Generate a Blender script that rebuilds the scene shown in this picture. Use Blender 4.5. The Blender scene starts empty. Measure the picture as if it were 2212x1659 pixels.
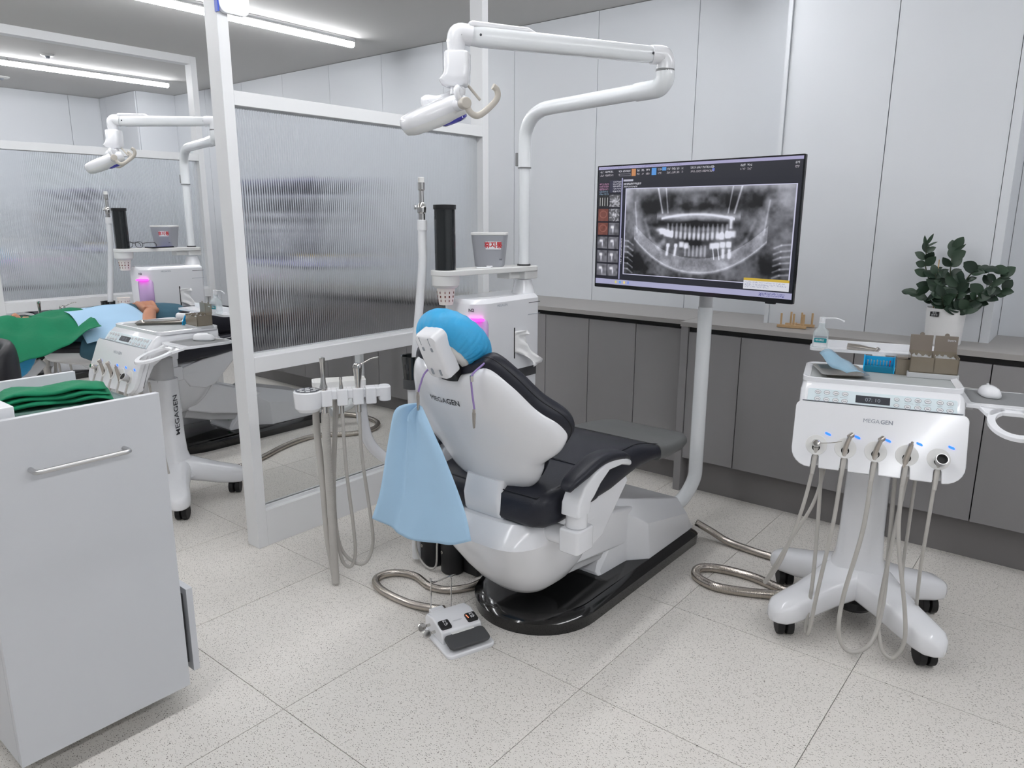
import bpy, bmesh, math, random
import numpy as np
from mathutils import Vector, Matrix
random.seed(7); rng = np.random.default_rng(7)
S = bpy.context.scene
COL = S.collection
R = math.radians
V = Vector

# ------------------------------------------------------------------ camera
cam = bpy.data.cameras.new('camera'); cam_o = bpy.data.objects.new('camera', cam); COL.objects.link(cam_o)
cam.sensor_width = 36; cam.lens = 25.69; cam.clip_start = 0.02
_r = V((0.776316, 0.630335, 0.003349)); _u = V((-0.143478, 0.171529, 0.974675)); _f = V((-0.613797, 0.757137, -0.2236))
cam_o.matrix_world = Matrix(((_r.x, _u.x, -_f.x, 1.030524), (_r.y, _u.y, -_f.y, -1.590939), (_r.z, _u.z, -_f.z, 1.348187), (0, 0, 0, 1)))
S.camera = cam_o
# ------------------------------------------------------------------ world, exposure
w = bpy.data.worlds.new('world'); S.world = w; w.use_nodes = True
w.node_tree.nodes['Background'].inputs[0].default_value = (0.9, 0.95, 1, 1)
w.node_tree.nodes['Background'].inputs[1].default_value = 0.12
vs = S.view_settings; vs.view_transform = 'Standard'; vs.look = 'None'; vs.gamma = 1; vs.use_curve_mapping = False
vs.exposure = 0.35
LAMP = 33.0          # emission of the ceiling tubes
CEIL = 2.468

# ------------------------------------------------------------------ materials
def lin(c):
    c = c / 255.0
    return c / 12.92 if c <= 0.04045 else ((c + 0.055) / 1.055) ** 2.4
def C(r, g, b): return (lin(r), lin(g), lin(b), 1)
MATS = {}
def mat(name, rgb, rough=0.5, metal=0.0, spec=0.5, coat=0.0, emit=0, var=0.03, vscale=6, bump=0.0, bscale=200, trans=0, ior=1.45, alpha=1, sss=0):
    m = bpy.data.materials.new(name); m.use_nodes = True; nt = m.node_tree; b = nt.nodes['Principled BSDF']
    c = C(*rgb)
    n = nt.nodes.new('ShaderNodeTexNoise'); n.inputs['Scale'].default_value = vscale; n.inputs['Detail'].default_value = 3
    tc = nt.nodes.new('ShaderNodeTexCoord'); nt.links.new(tc.outputs['Object'], n.inputs['Vector'])
    mx = nt.nodes.new('ShaderNodeMix'); mx.data_type = 'RGBA'
    mx.inputs[6].default_value = tuple(min(1, x * (1 - var)) for x in c[:3]) + (1,)
    mx.inputs[7].default_value = tuple(min(1, x * (1 + var)) for x in c[:3]) + (1,)
    nt.links.new(n.outputs['Fac'], mx.inputs[0]); nt.links.new(mx.outputs[2], b.inputs['Base Color'])
    b.inputs['Roughness'].default_value = rough; b.inputs['Metallic'].default_value = metal
    b.inputs['Specular IOR Level'].default_value = spec; b.inputs['Coat Weight'].default_value = coat
    b.inputs['Coat Roughness'].default_value = 0.08; b.inputs['IOR'].default_value = ior
    b.inputs['Transmission Weight'].default_value = trans; b.inputs['Alpha'].default_value = alpha
    if sss: b.inputs['Subsurface Weight'].default_value = sss; b.inputs['Subsurface Radius'].default_value = (.02, .008, .004)
    if emit:
        b.inputs['Emission Color'].default_value = c; b.inputs['Emission Strength'].default_value = emit
    if bump:
        n2 = nt.nodes.new('ShaderNodeTexNoise'); n2.inputs['Scale'].default_value = bscale; n2.inputs['Detail'].default_value = 4
        nt.links.new(tc.outputs['Object'], n2.inputs['Vector'])
        bp = nt.nodes.new('ShaderNodeBump'); bp.inputs['Strength'].default_value = bump; bp.inputs['Distance'].default_value = 0.004
        nt.links.new(n2.outputs['Fac'], bp.inputs['Height']); nt.links.new(bp.outputs['Normal'], b.inputs['Normal'])
    MATS[name] = m
    return m
mat('wall_white', (219, 222, 226), .45, var=.015, vscale=1.5)
mat('wall_side', (212, 215, 219), .5, var=.015)
mat('ceiling', (205, 204, 202), .9, var=.015, vscale=1)
mat('paint_white', (226, 227, 228), .4, var=.015)
mat('laminate_white', (206, 208, 212), .4, var=.01)
mat('plastic_white', (236, 237, 240), .16, spec=.5, coat=.3, var=.01)
mat('plastic_matte', (226, 226, 224), .4, var=.01)
mat('plastic_lightgrey', (196, 197, 199), .4, var=.02)
mat('pole_white', (232, 235, 237), .2, coat=.2, var=.01)
mat('cab_grey', (140, 138, 139), .5, var=.03, vscale=3)
mat('counter_grey', (160, 157, 154), .45, var=.04, vscale=30)
mat('toe_grey', (124, 121, 121), .55, var=.03)
mat('black_gap', (18, 17, 17), .5)
mat('black_gloss', (9, 9, 10), .12, coat=.6, var=.1)
mat('black_plastic', (26, 26, 28), .4, var=.1)
mat('tyre', (24, 24, 25), .55, var=.1)
mat('leather', (30, 32, 42), .42, var=.1, vscale=8, bump=.12, bscale=350)
mat('leather_dark', (20, 21, 27), .45, var=.1, bump=.12, bscale=350)
mat('foot_grey', (104, 105, 105), .5, var=.06, vscale=10, bump=.1, bscale=60)
mat('dark_grey', (70, 71, 73), .5, var=.05)
mat('mid_grey', (128, 129, 130), .5, var=.04)
mat('tray_mat', (168, 172, 172), .45, var=.04, vscale=20)
mat('hose_grey', (186, 183, 178), .45, var=.06, vscale=40)
mat('hose_white', (226, 227, 229), .4, var=.01)
mat('chrome', (205, 203, 200), .14, metal=1, var=.05)
mat('steel', (188, 182, 175), .28, metal=1, var=.08, vscale=60)
mat('alu', (200, 200, 200), .32, metal=1, var=.03)
mat('flex_steel', (188, 181, 173), .26, metal=1, var=.1, vscale=90)
mat('handle_beige', (196, 190, 180), .4, var=.03)
mat('blue_cover', (60, 170, 224), .5, var=.16, vscale=16, bump=.6, bscale=40)
mat('bib_blue', (178, 214, 243), .75, var=.05, vscale=5, bump=.1, bscale=500)
mat('purple', (150, 128, 184), .5)
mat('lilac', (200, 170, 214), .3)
mat('glow_magenta', (255, 70, 225), .4, emit=1.6)
mat('glow_blue', (30, 90, 255), .4, emit=2.0)
mat('lens_blue', (60, 60, 170), .08, coat=.5)
mat('green_cloth', (12, 122, 84), .8, var=.15, vscale=12, bump=.6, bscale=40)
mat('tube_black', (24, 28, 29), .1, coat=.5, var=.08)
mat('paper', (240, 240, 240), .8, var=.02, bump=.2, bscale=60)
mat('cup_paper', (238, 232, 226), .6)
mat('cup_print', (120, 60, 50), .6)
mat('ink', (60, 62, 68), .5)
mat('ink_light', (150, 156, 165), .5)
mat('ink_white', (230, 232, 235), .5)
mat('red_ink', (196, 48, 52), .5)
mat('orange_led', (250, 150, 110), .4, emit=.6)
mat('sign_blue', (20, 70, 190), .4)
mat('bin_grey', (158, 160, 166), .4, var=.03)
mat('brown_acrylic', (140, 130, 114), .12, coat=.3, alpha=.86)
mat('brown_acrylic_lid', (140, 130, 120), .15, coat=.3, alpha=.92)
mat('teal_block', (12, 120, 155), .3)
mat('cyan_block', (20, 168, 225), .3)
mat('label_teal', (24, 140, 150), .5)
mat('clear_plastic', (225, 235, 238), .08, alpha=.35, coat=.4, var=0)
mat('pouch_blue', (165, 205, 228), .2, alpha=.6)
mat('wood', (196, 164, 124), .55, var=.15, vscale=25)
mat('leaf', (46, 66, 50), .42, var=.3, vscale=18)
mat('leaf_dark', (34, 52, 40), .42, var=.3, vscale=18)
mat('stem', (48, 56, 36), .5)
mat('soil', (40, 32, 26), .9, var=.3, vscale=60)
mat('pot_white', (238, 238, 238), .35)
mat('skin', (196, 140, 112), .5, sss=.12, var=.08, vscale=25)
mat('trousers', (26, 27, 36), .85, var=.15, vscale=20, bump=.3, bscale=40)
mat('shirt', (66, 104, 122), .85, var=.1, vscale=12, bump=.3, bscale=30)
mat('stool_black', (22, 22, 28), .45, bump=.1, bscale=300)
mat('screen_black', (12, 12, 16), .2, coat=.3)
mat('lcd_grey', (66, 68, 74), .15, coat=.3)
mat('panel_cool', (226, 238, 242), .2, coat=.3, var=.005)
mat('green_led', (20, 160, 70), .4)
m = mat('lamp_glow', (251, 252, 255), .5, emit=LAMP)
# clear and reeded glass
def glass_mat(name, tint, rough, ior):
    m = bpy.data.materials.new(name); m.use_nodes = True; nt = m.node_tree; nt.nodes.clear()
    o = nt.nodes.new('ShaderNodeOutputMaterial'); g = nt.nodes.new('ShaderNodeBsdfGlass')
    g.inputs['Color'].default_value = tint; g.inputs['Roughness'].default_value = rough; g.inputs['IOR'].default_value = ior
    nt.links.new(g.outputs[0], o.inputs[0]); MATS[name] = m
glass_mat('reeded_glass', (.95, .96, .97, 1), .10, 1.30)
def thin_glass(name, tint):
    m = bpy.data.materials.new(name); m.use_nodes = True; nt = m.node_tree; nt.nodes.clear()
    o = nt.nodes.new('ShaderNodeOutputMaterial'); t = nt.nodes.new('ShaderNodeBsdfTransparent'); t.inputs[0].default_value = tint
    g = nt.nodes.new('ShaderNodeBsdfGlossy'); g.inputs['Roughness'].default_value = .02
    fr = nt.nodes.new('ShaderNodeFresnel'); fr.inputs[0].default_value = 1.25
    mx = nt.nodes.new('ShaderNodeMixShader'); nt.links.new(fr.outputs[0], mx.inputs[0]); nt.links.new(t.outputs[0], mx.inputs[1]); nt.links.new(g.outputs[0], mx.inputs[2])
    nt.links.new(mx.outputs[0], o.inputs[0]); MATS[name] = m
thin_glass('clear_glass', (.985, .99, .988, 1))
thin_glass('glass_top', (.80, .90, .87, 1))
# terrazzo floor tile
def floor_mat():
    m = bpy.data.materials.new('terrazzo'); m.use_nodes = True; nt = m.node_tree; N = nt.nodes; L = nt.links; b = N['Principled BSDF']
    tc = N.new('ShaderNodeTexCoord'); oi = N.new('ShaderNodeObjectInfo')
    mu = N.new('ShaderNodeVectorMath'); mu.operation = 'SCALE'; mu.inputs[0].default_value = (37, 53, 11); L.new(oi.outputs['Random'], mu.inputs['Scale'])
    ad = N.new('ShaderNodeVectorMath'); ad.operation = 'ADD'; L.new(tc.outputs['Object'], ad.inputs[0]); L.new(mu.outputs[0], ad.inputs[1])
    big = N.new('ShaderNodeTexNoise'); big.inputs['Scale'].default_value = 5; L.new(ad.outputs[0], big.inputs['Vector'])
    mx = N.new('ShaderNodeMix'); mx.data_type = 'RGBA'; mx.inputs[6].default_value = C(219, 215, 209); mx.inputs[7].default_value = C(229, 225, 219)
    L.new(big.outputs['Fac'], mx.inputs[0]); cur = mx.outputs[2]
    for i, (rot, sx, sy, th, pick, col) in enumerate([(.5, 84, 230, .17, .78, (122, 117, 110)), (2.1, 88, 240, .16, .80, (104, 100, 95)), (1.2, 230, 230, .17, .68, (160, 154, 147)), (.9, 130, 130, .13, .9, (150, 140, 130)), (2.8, 62, 100, .11, .9, (130, 125, 118))]):
        mp = N.new('ShaderNodeMapping'); mp.inputs['Rotation'].default_value = (0, 0, rot); mp.inputs['Scale'].default_value = (sx, sy, 1); mp.inputs['Location'].default_value = (i * 3.3, i * 7.1, i * 1.7)
        L.new(ad.outputs[0], mp.inputs['Vector'])
        wn = N.new('ShaderNodeTexNoise'); wn.inputs['Scale'].default_value = .35; L.new(mp.outputs[0], wn.inputs['Vector'])
        av = N.new('ShaderNodeVectorMath'); av.operation = 'MULTIPLY_ADD'; av.inputs[1].default_value = (1.6, 1.6, 0); L.new(wn.outputs['Color'], av.inputs[0]); L.new(mp.outputs[0], av.inputs[2])
        vo = N.new('ShaderNodeTexVoronoi'); vo.voronoi_dimensions = '2D'; vo.inputs['Scale'].default_value = 1; L.new(av.outputs[0], vo.inputs['Vector'])
        lt = N.new('ShaderNodeMath'); lt.operation = 'LESS_THAN'; lt.inputs[1].default_value = th; L.new(vo.outputs['Distance'], lt.inputs[0])
        sp = N.new('ShaderNodeSeparateColor'); L.new(vo.outputs['Color'], sp.inputs[0])
        gt = N.new('ShaderNodeMath'); gt.operation = 'GREATER_THAN'; gt.inputs[1].default_value = pick; L.new(sp.outputs[0], gt.inputs[0])
        an = N.new('ShaderNodeMath'); an.operation = 'MULTIPLY'; L.new(lt.outputs[0], an.inputs[0]); L.new(gt.outputs[0], an.inputs[1])
        x = N.new('ShaderNodeMix'); x.data_type = 'RGBA'; L.new(an.outputs[0], x.inputs[0]); L.new(cur, x.inputs[6]); x.inputs[7].default_value = C(*col); cur = x.outputs[2]
    L.new(cur, b.inputs['Base Color']); b.inputs['Roughness'].default_value = .55; b.inputs['Specular IOR Level'].default_value = .3
    MATS['terrazzo'] = m
floor_mat()
mat('joint', (120, 116, 110), .8)

# ------------------------------------------------------------------ geometry helpers
def catmull(P, n=8, closed=False):
    P = [V(p) for p in P]; out = []; k = len(P)
    rngi = range(k) if closed else range(k - 1)
    for i in rngi:
        if closed: p0, p1, p2, p3 = P[(i - 1) % k], P[i], P[(i + 1) % k], P[(i + 2) % k]
        else: p0, p1, p2, p3 = P[max(i - 1, 0)], P[i], P[i + 1], P[min(i + 2, k - 1)]
        for j in range(n):
            t = j / n
            out.append(0.5 * ((2 * p1) + (-p0 + p2) * t + (2 * p0 - 5 * p1 + 4 * p2 - p3) * t * t + (-p0 + 3 * p1 - 3 * p2 + p3) * t ** 3))
    if not closed: out.append(P[-1])
    return out
def loft(bm, secs, cap=True, closed=True):
    rows = [[bm.verts.new(p) for p in s] for s in secs]; n = len(rows[0])
    for a, b in zip(rows, rows[1:]):
        for i in range(n if closed else n - 1):
            j = (i + 1) % n
            bm.faces.new((a[i], a[j], b[j], b[i]))
    if cap and closed:
        bm.faces.new(list(reversed(rows[0]))); bm.faces.new(rows[-1])
    return rows
def box(bm, x0, x1, y0, y1, z0, z1):
    return loft(bm, [[(x0, y0, z), (x1, y0, z), (x1, y1, z), (x0, y1, z)] for z in (z0, z1)])
def ring(c, ax, bx, r, n, r2=None):
    r2 = r if r2 is None else r2
    return [c + ax * (r * math.cos(2 * math.pi * i / n)) + bx * (r2 * math.sin(2 * math.pi * i / n)) for i in range(n)]
def frame(d):
    d = d.normalized(); up = V((0, 0, 1)) if abs(d.z) < .9 else V((0, 1, 0))
    a = up.cross(d).normalized(); return a, d.cross(a)
def cyl(bm, p0, p1, r0, r1=None, n=24):
    p0, p1 = V(p0), V(p1); a, b = frame(p1 - p0); r1 = r0 if r1 is None else r1
    loft(bm, [ring(p0, a, b, r0, n), ring(p1, a, b, r1, n)])
def tube(bm, pts, r, n=12, sub=8, closed=False, flat=1.0):
    P = catmull(pts, sub, closed) if sub > 1 else [V(p) for p in pts]
    m = len(P); rr = r if callable(r) else (lambda t: r)
    T = [(P[min(i + 1, m - 1)] - P[max(i - 1, 0)]).normalized() for i in range(m)]
    a, b = frame(T[0]); secs = []
    for i in range(m):
        a = (a - T[i] * a.dot(T[i])).normalized(); b = T[i].cross(a)
        secs.append(ring(P[i], a, b, rr(i / (m - 1)), n, rr(i / (m - 1)) * flat))
    loft(bm, secs)
def lathe(bm, prof, n=32, c=(0, 0, 0), ax=(0, 0, 1)):
    c = V(c); d = V(ax).normalized(); a, b = frame(d); rows = []
    for r, h in prof:
        rows.append([bm.verts.new(c + d * h)] if r <= 1e-6 else [bm.verts.new(p) for p in ring(c + d * h, a, b, r, n)])
    for A, B in zip(rows, rows[1:]):
        if len(A) == 1 and len(B) == 1: continue
        for i in range(n):
            j = (i + 1) % n
            if len(A) == 1: bm.faces.new((A[0], B[j], B[i]))
            elif len(B) == 1: bm.faces.new((A[i], A[j], B[0]))
            else: bm.faces.new((A[i], A[j], B[j], B[i]))
def rrect(hw, hh, r, n=6, cx=0, cy=0):
    out = []
    r = min(r, hw, hh)
    for k, (sx, sy) in enumerate(((1, 1), (-1, 1), (-1, -1), (1, -1))):
        for i in range(n + 1):
            t = (k + i / n) * math.pi / 2
            out.append((cx + sx * (hw - r) + r * math.cos(t), cy + sy * (hh - r) + r * math.sin(t)))
    return out
def selli(hw, hh, e=3.0, n=32, cx=0, cy=0):
    out = []
    for i in range(n):
        t = 2 * math.pi * i / n; c, s = math.cos(t), math.sin(t)
        out.append((cx + hw * math.copysign(abs(c) ** (2 / e), c), cy + hh * math.copysign(abs(s) ** (2 / e), s)))
    return out
def prism(bm, pts, f, h0, h1):
    loft(bm, [[f(x, y, h0) for x, y in pts], [f(x, y, h1) for x, y in pts]])
XY = lambda x, y, h: V((x, y, h))
YZ = lambda y, z, h: V((h, y, z))
XZ = lambda x, z, h: V((x, h, z))
def mesh(name, bm, angle=35):
    bmesh.ops.recalc_face_normals(bm, faces=bm.faces)
    me = bpy.data.meshes.new(name); bm.to_mesh(me); bm.free()
    for p in me.polygons: p.use_smooth = True
    me.set_sharp_from_angle(angle=R(angle))
    return me
def link(o, parent=None):
    COL.objects.link(o)
    if parent: o.parent = parent
    return o
def obj(name, bm, m, parent=None, bevel=0, seg=2, subsurf=0, angle=35, solid=0):
    me = mesh(name, bm, angle) if isinstance(bm, bmesh.types.BMesh) else bm
    if m and not me.materials: me.materials.append(MATS[m])
    o = bpy.data.objects.new(name, me); link(o, parent)
    if solid:
        s = o.modifiers.new('solid', 'SOLIDIFY'); s.thickness = solid; s.offset = 0
    if bevel:
        b = o.modifiers.new('bevel', 'BEVEL'); b.width = bevel; b.segments = seg; b.limit_method = 'ANGLE'; b.angle_limit = R(40); b.harden_normals = True
    if subsurf:
        s = o.modifiers.new('sub', 'SUBSURF'); s.levels = subsurf; s.render_levels = subsurf
    return o
def B(): return bmesh.new()
def bx(name, m, parent, x0, x1, y0, y1, z0, z1, bevel=0, seg=2):
    b = B(); box(b, x0, x1, y0, y1, z0, z1); return obj(name, b, m, parent, bevel, seg)
def tag(o, label=None, cat=None, group=None, kind=None):
    if label: o['label'] = label
    if cat: o['category'] = cat
    if group: o['group'] = group
    if kind: o['kind'] = kind
    return o
def thing(name, label, cat, loc=(0, 0, 0), rz=0, group=None):
    o = bpy.data.objects.new(name, None); o.empty_display_size = .1; COL.objects.link(o)
    o.location = loc; o.rotation_euler = (0, 0, rz); return tag(o, label, cat, group)
def struct(o): o['kind'] = 'structure'; return o
def dup(root, loc, label=None, rz=None, group=None):
    def cp(o, par):
        c = o.copy(); COL.objects.link(c); c.parent = par
        for ch in o.children: cp(ch, c)
        return c
    r = cp(root, None); r.location = loc
    if rz is not None: r.rotation_euler = (0, 0, rz)
    return tag(r, label, None, group)
def place(o, loc, xd, yd):
    xd = V(xd).normalized(); yd = V(yd); yd = (yd - xd * yd.dot(xd)).normalized(); zd = xd.cross(yd)
    o.matrix_local = Matrix(((xd.x, yd.x, zd.x, loc[0]), (xd.y, yd.y, zd.y, loc[1]), (xd.z, yd.z, zd.z, loc[2]), (0, 0, 0, 1)))
    return o
def text(name, body, size, m, parent, loc, xd, yd, bold=0.0, spacing=1.0, align='CENTER'):
    cu = bpy.data.curves.new(name, 'FONT'); cu.body = body; cu.size = size; cu.align_x = align; cu.align_y = 'CENTER'
    cu.offset = bold; cu.space_character = spacing; cu.resolution_u = 3
    t = bpy.data.objects.new(name, cu); COL.objects.link(t)
    bpy.context.view_layer.update()
    me = bpy.data.meshes.new_from_object(t.evaluated_get(bpy.context.evaluated_depsgraph_get()))
    bpy.data.objects.remove(t); bpy.data.curves.remove(cu)
    me.name = name; me.materials.clear(); me.materials.append(MATS[m])
    return place(link(bpy.data.objects.new(name, me), parent), loc, xd, yd)
def lerp(a, b, t): return a + (b - a) * t

# ------------------------------------------------------------------ the room
TX, TY = .5926, .6
b = B(); box(b, -7.3, 3.6, -5.2, 2.6, -.05, -.004); floor = struct(obj('floor', b, 'joint'))
b = B(); box(b, 0, TX - .0022, 0, TY - .0022, -.006, 0); tile_me = mesh('tile', b); tile_me.materials.append(MATS['terrazzo'])
for i in range(-11, 5):
    for j in range(-6, 4):
        x, y = i * TX + .0011, j * TY + .0011
        if x < -7.25 or x > 3.0 or y > 2.2: continue
        o = bpy.data.objects.new('tile', tile_me); link(o, floor); o.location = (x, y, 0)
b = B(); box(b, -7.3, 3.6, -5.2, 2.6, CEIL, CEIL + .1); ceiling = struct(obj('ceiling', b, 'ceiling'))
# back wall, panelled
WY = 2.15
b = B(); box(b, -7.3, 3.6, WY + .012, WY + .2, 0, CEIL); wall_back = struct(obj('wall_back', b, 'ink_light'))
joints = [-6.2, -5.63, -5.02, -4.42, -3.81, -3.21, -2.6, -1.99, -1.385, -.78, -.19]
for a, c in zip(joints, joints[1:]):
    bx('panel', 'wall_white', wall_back, a + .0018, c - .0018, WY, WY + .0125, .0, CEIL - .003)
# proud panelling beside the monitor
WP = 1.872
wr = struct(bx('wall_proud', 'wall_side', None, -.205, .69, WP + .012, WY + .02, 0.0, CEIL))
for a, c in [(-.205, .2235), (.2235, .657)]:
    bx('panel', 'wall_white', wr, a + .0018, c - .0018, WP, WP + .0125, .0, CEIL - .003)
bx('panel', 'wall_white', wr, .657 + .001, .69, WP - .004, WP + .0125, .0, CEIL - .003)
bx('edge_strip', 'wall_white', wr, -.2215, -.2045, WP - .012, WY, .0, CEIL - .003)
for a, c in [(.69, .79), (.79, 1.4), (1.4, 2.0), (2.0, 2.6), (2.6, 3.2), (3.2, 3.6)]:
    bx('panel', 'wall_white', wall_back, a + .0018, c - .0018, WY, WY + .0125, .0, CEIL - .003)
# left end of the room: a step in the wall
b = B(); box(b, -7.3, -6.97, -5.2, 1.8, 0, CEIL); wl = struct(obj('wall_left', b, 'wall_side'))
ys = [-4.6, -4.0, -3.4, -2.8, -2.2, -1.6, -1., -.4, .25, .88, 1.495, 1.79]
for a, c in zip(ys, ys[1:]): bx('panel', 'wall_white', wl, -6.972, -6.958, a + .0018, c - .0018, 0, CEIL - .003)
b = B(); box(b, -7.3, -6.2, 1.79, 2.2, 0, CEIL); wc = struct(obj('wall_corner', b, 'wall_side'))
for a, c in [(-6.95, -6.82), (-6.82, -6.205)]: bx('panel', 'wall_white', wc, a + .0018, c - .0018, 1.778, 1.792, 0, CEIL - .003)
bx('panel', 'wall_white', wc, -6.202, -6.19, 1.79, 2.148, 0, CEIL - .003)
b = B(); box(b, 3.4, 3.6, -5.2, 2.2, 0, CEIL); struct(obj('wall_right', b, 'wall_white'))
b = B(); box(b, -7.3, 3.6, -5.3, -5.1, 0, CEIL); struct(obj('wall_front', b, 'wall_white'))

# ------------------------------------------------------------------ ceiling lamps (1.2 m tube fixtures)
def ceiling_lamp(x, y0, y1, label):
    t = thing('ceiling_lamp', label, 'ceiling lamp', (x, y0, CEIL), 0, 'linear ceiling tubes')
    L = y1 - y0
    b = B(); prism(b, [(-.022, -.026), (.022, -.026), (.022, -.02), (.02, -.018), (.022, -.014), (.022, 0), (-.022, 0), (-.022, -.014), (-.02, -.018), (-.022, -.02)], XZ, 0.002, L - .002)
    obj('housing', b, 'alu', t)
    b = B(); prism(b, [(-.021, -.026), (-.021, -.04), (-.015, -.052), (-.008, -.056), (.008, -.056), (.015, -.052), (.021, -.04), (.021, -.026)], XZ, .004, L - .006)
    obj('diffuser', b, 'lamp_glow', t)
    b = B(); box(b, -.022, .022, L - .006, L, -.05, -.002); obj('end_cap', b, 'plastic_matte', t, .002)
rows = [(-3.0, 'above the patient bay'), (-5.46, 'above the far bay'), (-.54, 'above the empty dental chair'), (1.92, 'over the aisle beside the cart')]
for x, wh in rows:
    for k, part in enumerate(('end nearest the panelled wall', 'second length from the panelled wall', 'third length from the panelled wall', 'fourth length from the panelled wall', 'fifth length from the panelled wall')):
        if k == 4: continue
        ceiling_lamp(x, 1.73 - 1.2 * (k + 1), 1.73 - 1.2 * k, 'long white ceiling tube %s, %s' % (wh, part))
def ceil_disc(name, label, cat, x, y, r):
    t = thing(name, label, cat, (x, y, CEIL)); b = B(); lathe(b, [(0, -.012), (r * .8, -.012), (r, -.004), (r, 0)], 24); obj('cover', b, 'plastic_matte', t)
    b = B(); lathe(b, [(0, -.026), (.012, -.026), (.018, -.012)], 16); obj('core', b, 'ink_light', t)
ceil_disc('ceiling_sprinkler', 'small white sprinkler head set in the ceiling past the frame header', 'sprinkler', -5.11, .68, .045)
ceil_disc('smoke_detector', 'round white smoke detector on the ceiling of the far bay', 'detector', -6.38, .776, .06)

# ------------------------------------------------------------------ glazed partitions
def reeded(y0, y1, z0, z1, x):
    b = B(); pitch = .0105; n = int((y1 - y0) / pitch); pts = []
    for i in range(n):
        for k in range(6):
            t = k / 6; pts.append((y0 + (i + t) * (y1 - y0) / n, x + .0012 + .0030 * math.sin(math.pi * t) ** .8))
    pts.append((y1, x + .0012))
    A = [(b.verts.new((px, y, z0)), b.verts.new((px, y, z1))) for y, px in pts]
    Bk = [(b.verts.new((x - .002, y, z0)), b.verts.new((x - .002, y, z1))) for y, px in pts]
    for i in range(len(pts) - 1):
        b.faces.new((A[i][0], A[i + 1][0], A[i + 1][1], A[i][1])); b.faces.new((Bk[i + 1][0], Bk[i][0], Bk[i][1], Bk[i + 1][1]))
        b.faces.new((A[i][1], A[i + 1][1], Bk[i + 1][1], Bk[i][1])); b.faces.new((A[i + 1][0], A[i][0], Bk[i][0], Bk[i + 1][0]))
    for i in (0, -1): b.faces.new((A[i][0], A[i][1], Bk[i][1], Bk[i][0]))
    return b
def partition(x, label):
    t = thing('glazed_partition', label, 'partition', (x, 0, 0), 0, 'white framed glazed partitions')
    X0, X1 = -.041, .041
    for y0, y1 in ((-.075, -.031), (1.343, 1.387)):
        bx('post', 'paint_white', t, X0, X1, y0, y1, 0, CEIL, .002)
    for nm, z0, z1 in (('header', 2.415, CEIL), ('top_rail', 1.742, 1.793), ('middle_rail', .738, .80), ('bottom_rail', 0, .155)):
        r_ = bx(nm, 'paint_white', t, X0 + .001, X1 - .001, -.031, 1.343, z0, z1, .0015)
    for z0, z1 in ((.80, .812), (.155, .167)):
        for a, c in ((.006, .016), (-.016, -.006)):
            bx('glazing_bead', 'paint_white', t, a, c, -.031, 1.343, z0, z1)
    obj('reeded_pane', reeded(-.031, 1.343, .80, 1.742, 0), 'reeded_glass', t, angle=60)
    bx('clear_pane', 'clear_glass', t, -.003, .003, -.031, 1.343, .155, .738)
    return t
p1 = partition(-1.585, 'white framed partition with reeded glass beside the empty dental chair')
p2 = dup(p1, (-4.394, 0, 0), 'white framed partition with reeded glass beyond the patient')
# sign box near the top of the post
t = thing('hanging_sign', 'small white sign box with blue edge high on the white post', 'sign', (-1.543, -.055, 2.045))
b = B(); prism(b, rrect(.06, .10, .03, 6, .06, .10), lambda y, z, h: V((h, y - .02, z)), 0.002, .02); obj('body', b, 'plastic_white', t, .002)
bx('edge', 'sign_blue', t, .001, .021, -.027, -.021, .0, .2)

# ------------------------------------------------------------------ base cabinets and worktops
def cabinet(x0, x1, yd, z0, z1, label, depth=.4):
    t = thing('base_cabinet', label, 'cabinet', (x0, yd, 0), 0, 'grey base cabinets along the panelled wall')
    w_ = x1 - x0
    bx('body', 'black_gap', t, .001, w_ - .001, .02, depth, z0, z1 - .03)
    bx('door', 'cab_grey', t, .002, w_ - .002, 0, .019, z0, z1 - .048, .001)
    bx('grip_channel', 'black_gap', t, .0, w_, .012, .03, z1 - .047, z1 - .0235)
ZT = .857
rx = [-.503, -.242, .247, .736, 1.22, 1.7]
rl = ['narrow grey base cabinet door beside the monitor pole', 'wide grey base cabinet door between the monitor pole and the white cart', 'wide grey base cabinet door behind the white instrument cart', 'wide grey base cabinet door beside the mouse tray', 'wide grey base cabinet door past the plant end of the counter']
for i in range(5): cabinet(rx[i], rx[i + 1], 1.65, .176, ZT, rl[i], .20)
ORD = 'first second third fourth fifth sixth seventh eighth ninth tenth eleventh twelfth thirteenth fourteenth fifteenth'.split()
bx_ = [-.543 - .29 * k for k in range(15)]
for k in range(14):
    nm = ['behind the chair footrest, next to the stepped counter end', 'second from the stepped counter end', 'third from the stepped counter end'][k] if k < 3 else '%s from the stepped counter end' % ORD[k]
    cabinet(bx_[k + 1], bx_[k], 1.725, .12, ZT, 'tall narrow grey base cabinet ' + nm, .40)
t = tag(bx('cabinet_end_panel', 'cab_grey', None, -.541, -.504, 1.645, 2.1, 0, ZT - .0235, .001), 'grey end panel where the counter steps forward', 'panel')
for nm, x0, x1, y0, lb in (('counter_top', -.543, 3.3, 1.638, 'thin grey worktop carrying the plant and wooden rack'), ('counter_top', -4.62, -.545, 1.70, 'thin grey worktop running behind the monitor along the panelled wall')):
    tag(bx(nm, 'counter_grey', None, x0, x1, y0, WY - .002 if x1 < 0 else WY - .002, ZT - .0225, ZT, .001), lb, 'worktop')
struct(bx('trim_1', 'toe_grey', None, -.503, 3.3, 1.716, 1.73, 0, .176))
struct(bx('trim_2', 'toe_grey', None, -4.62, -.543, 1.80, 1.815, 0, .12))

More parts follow.
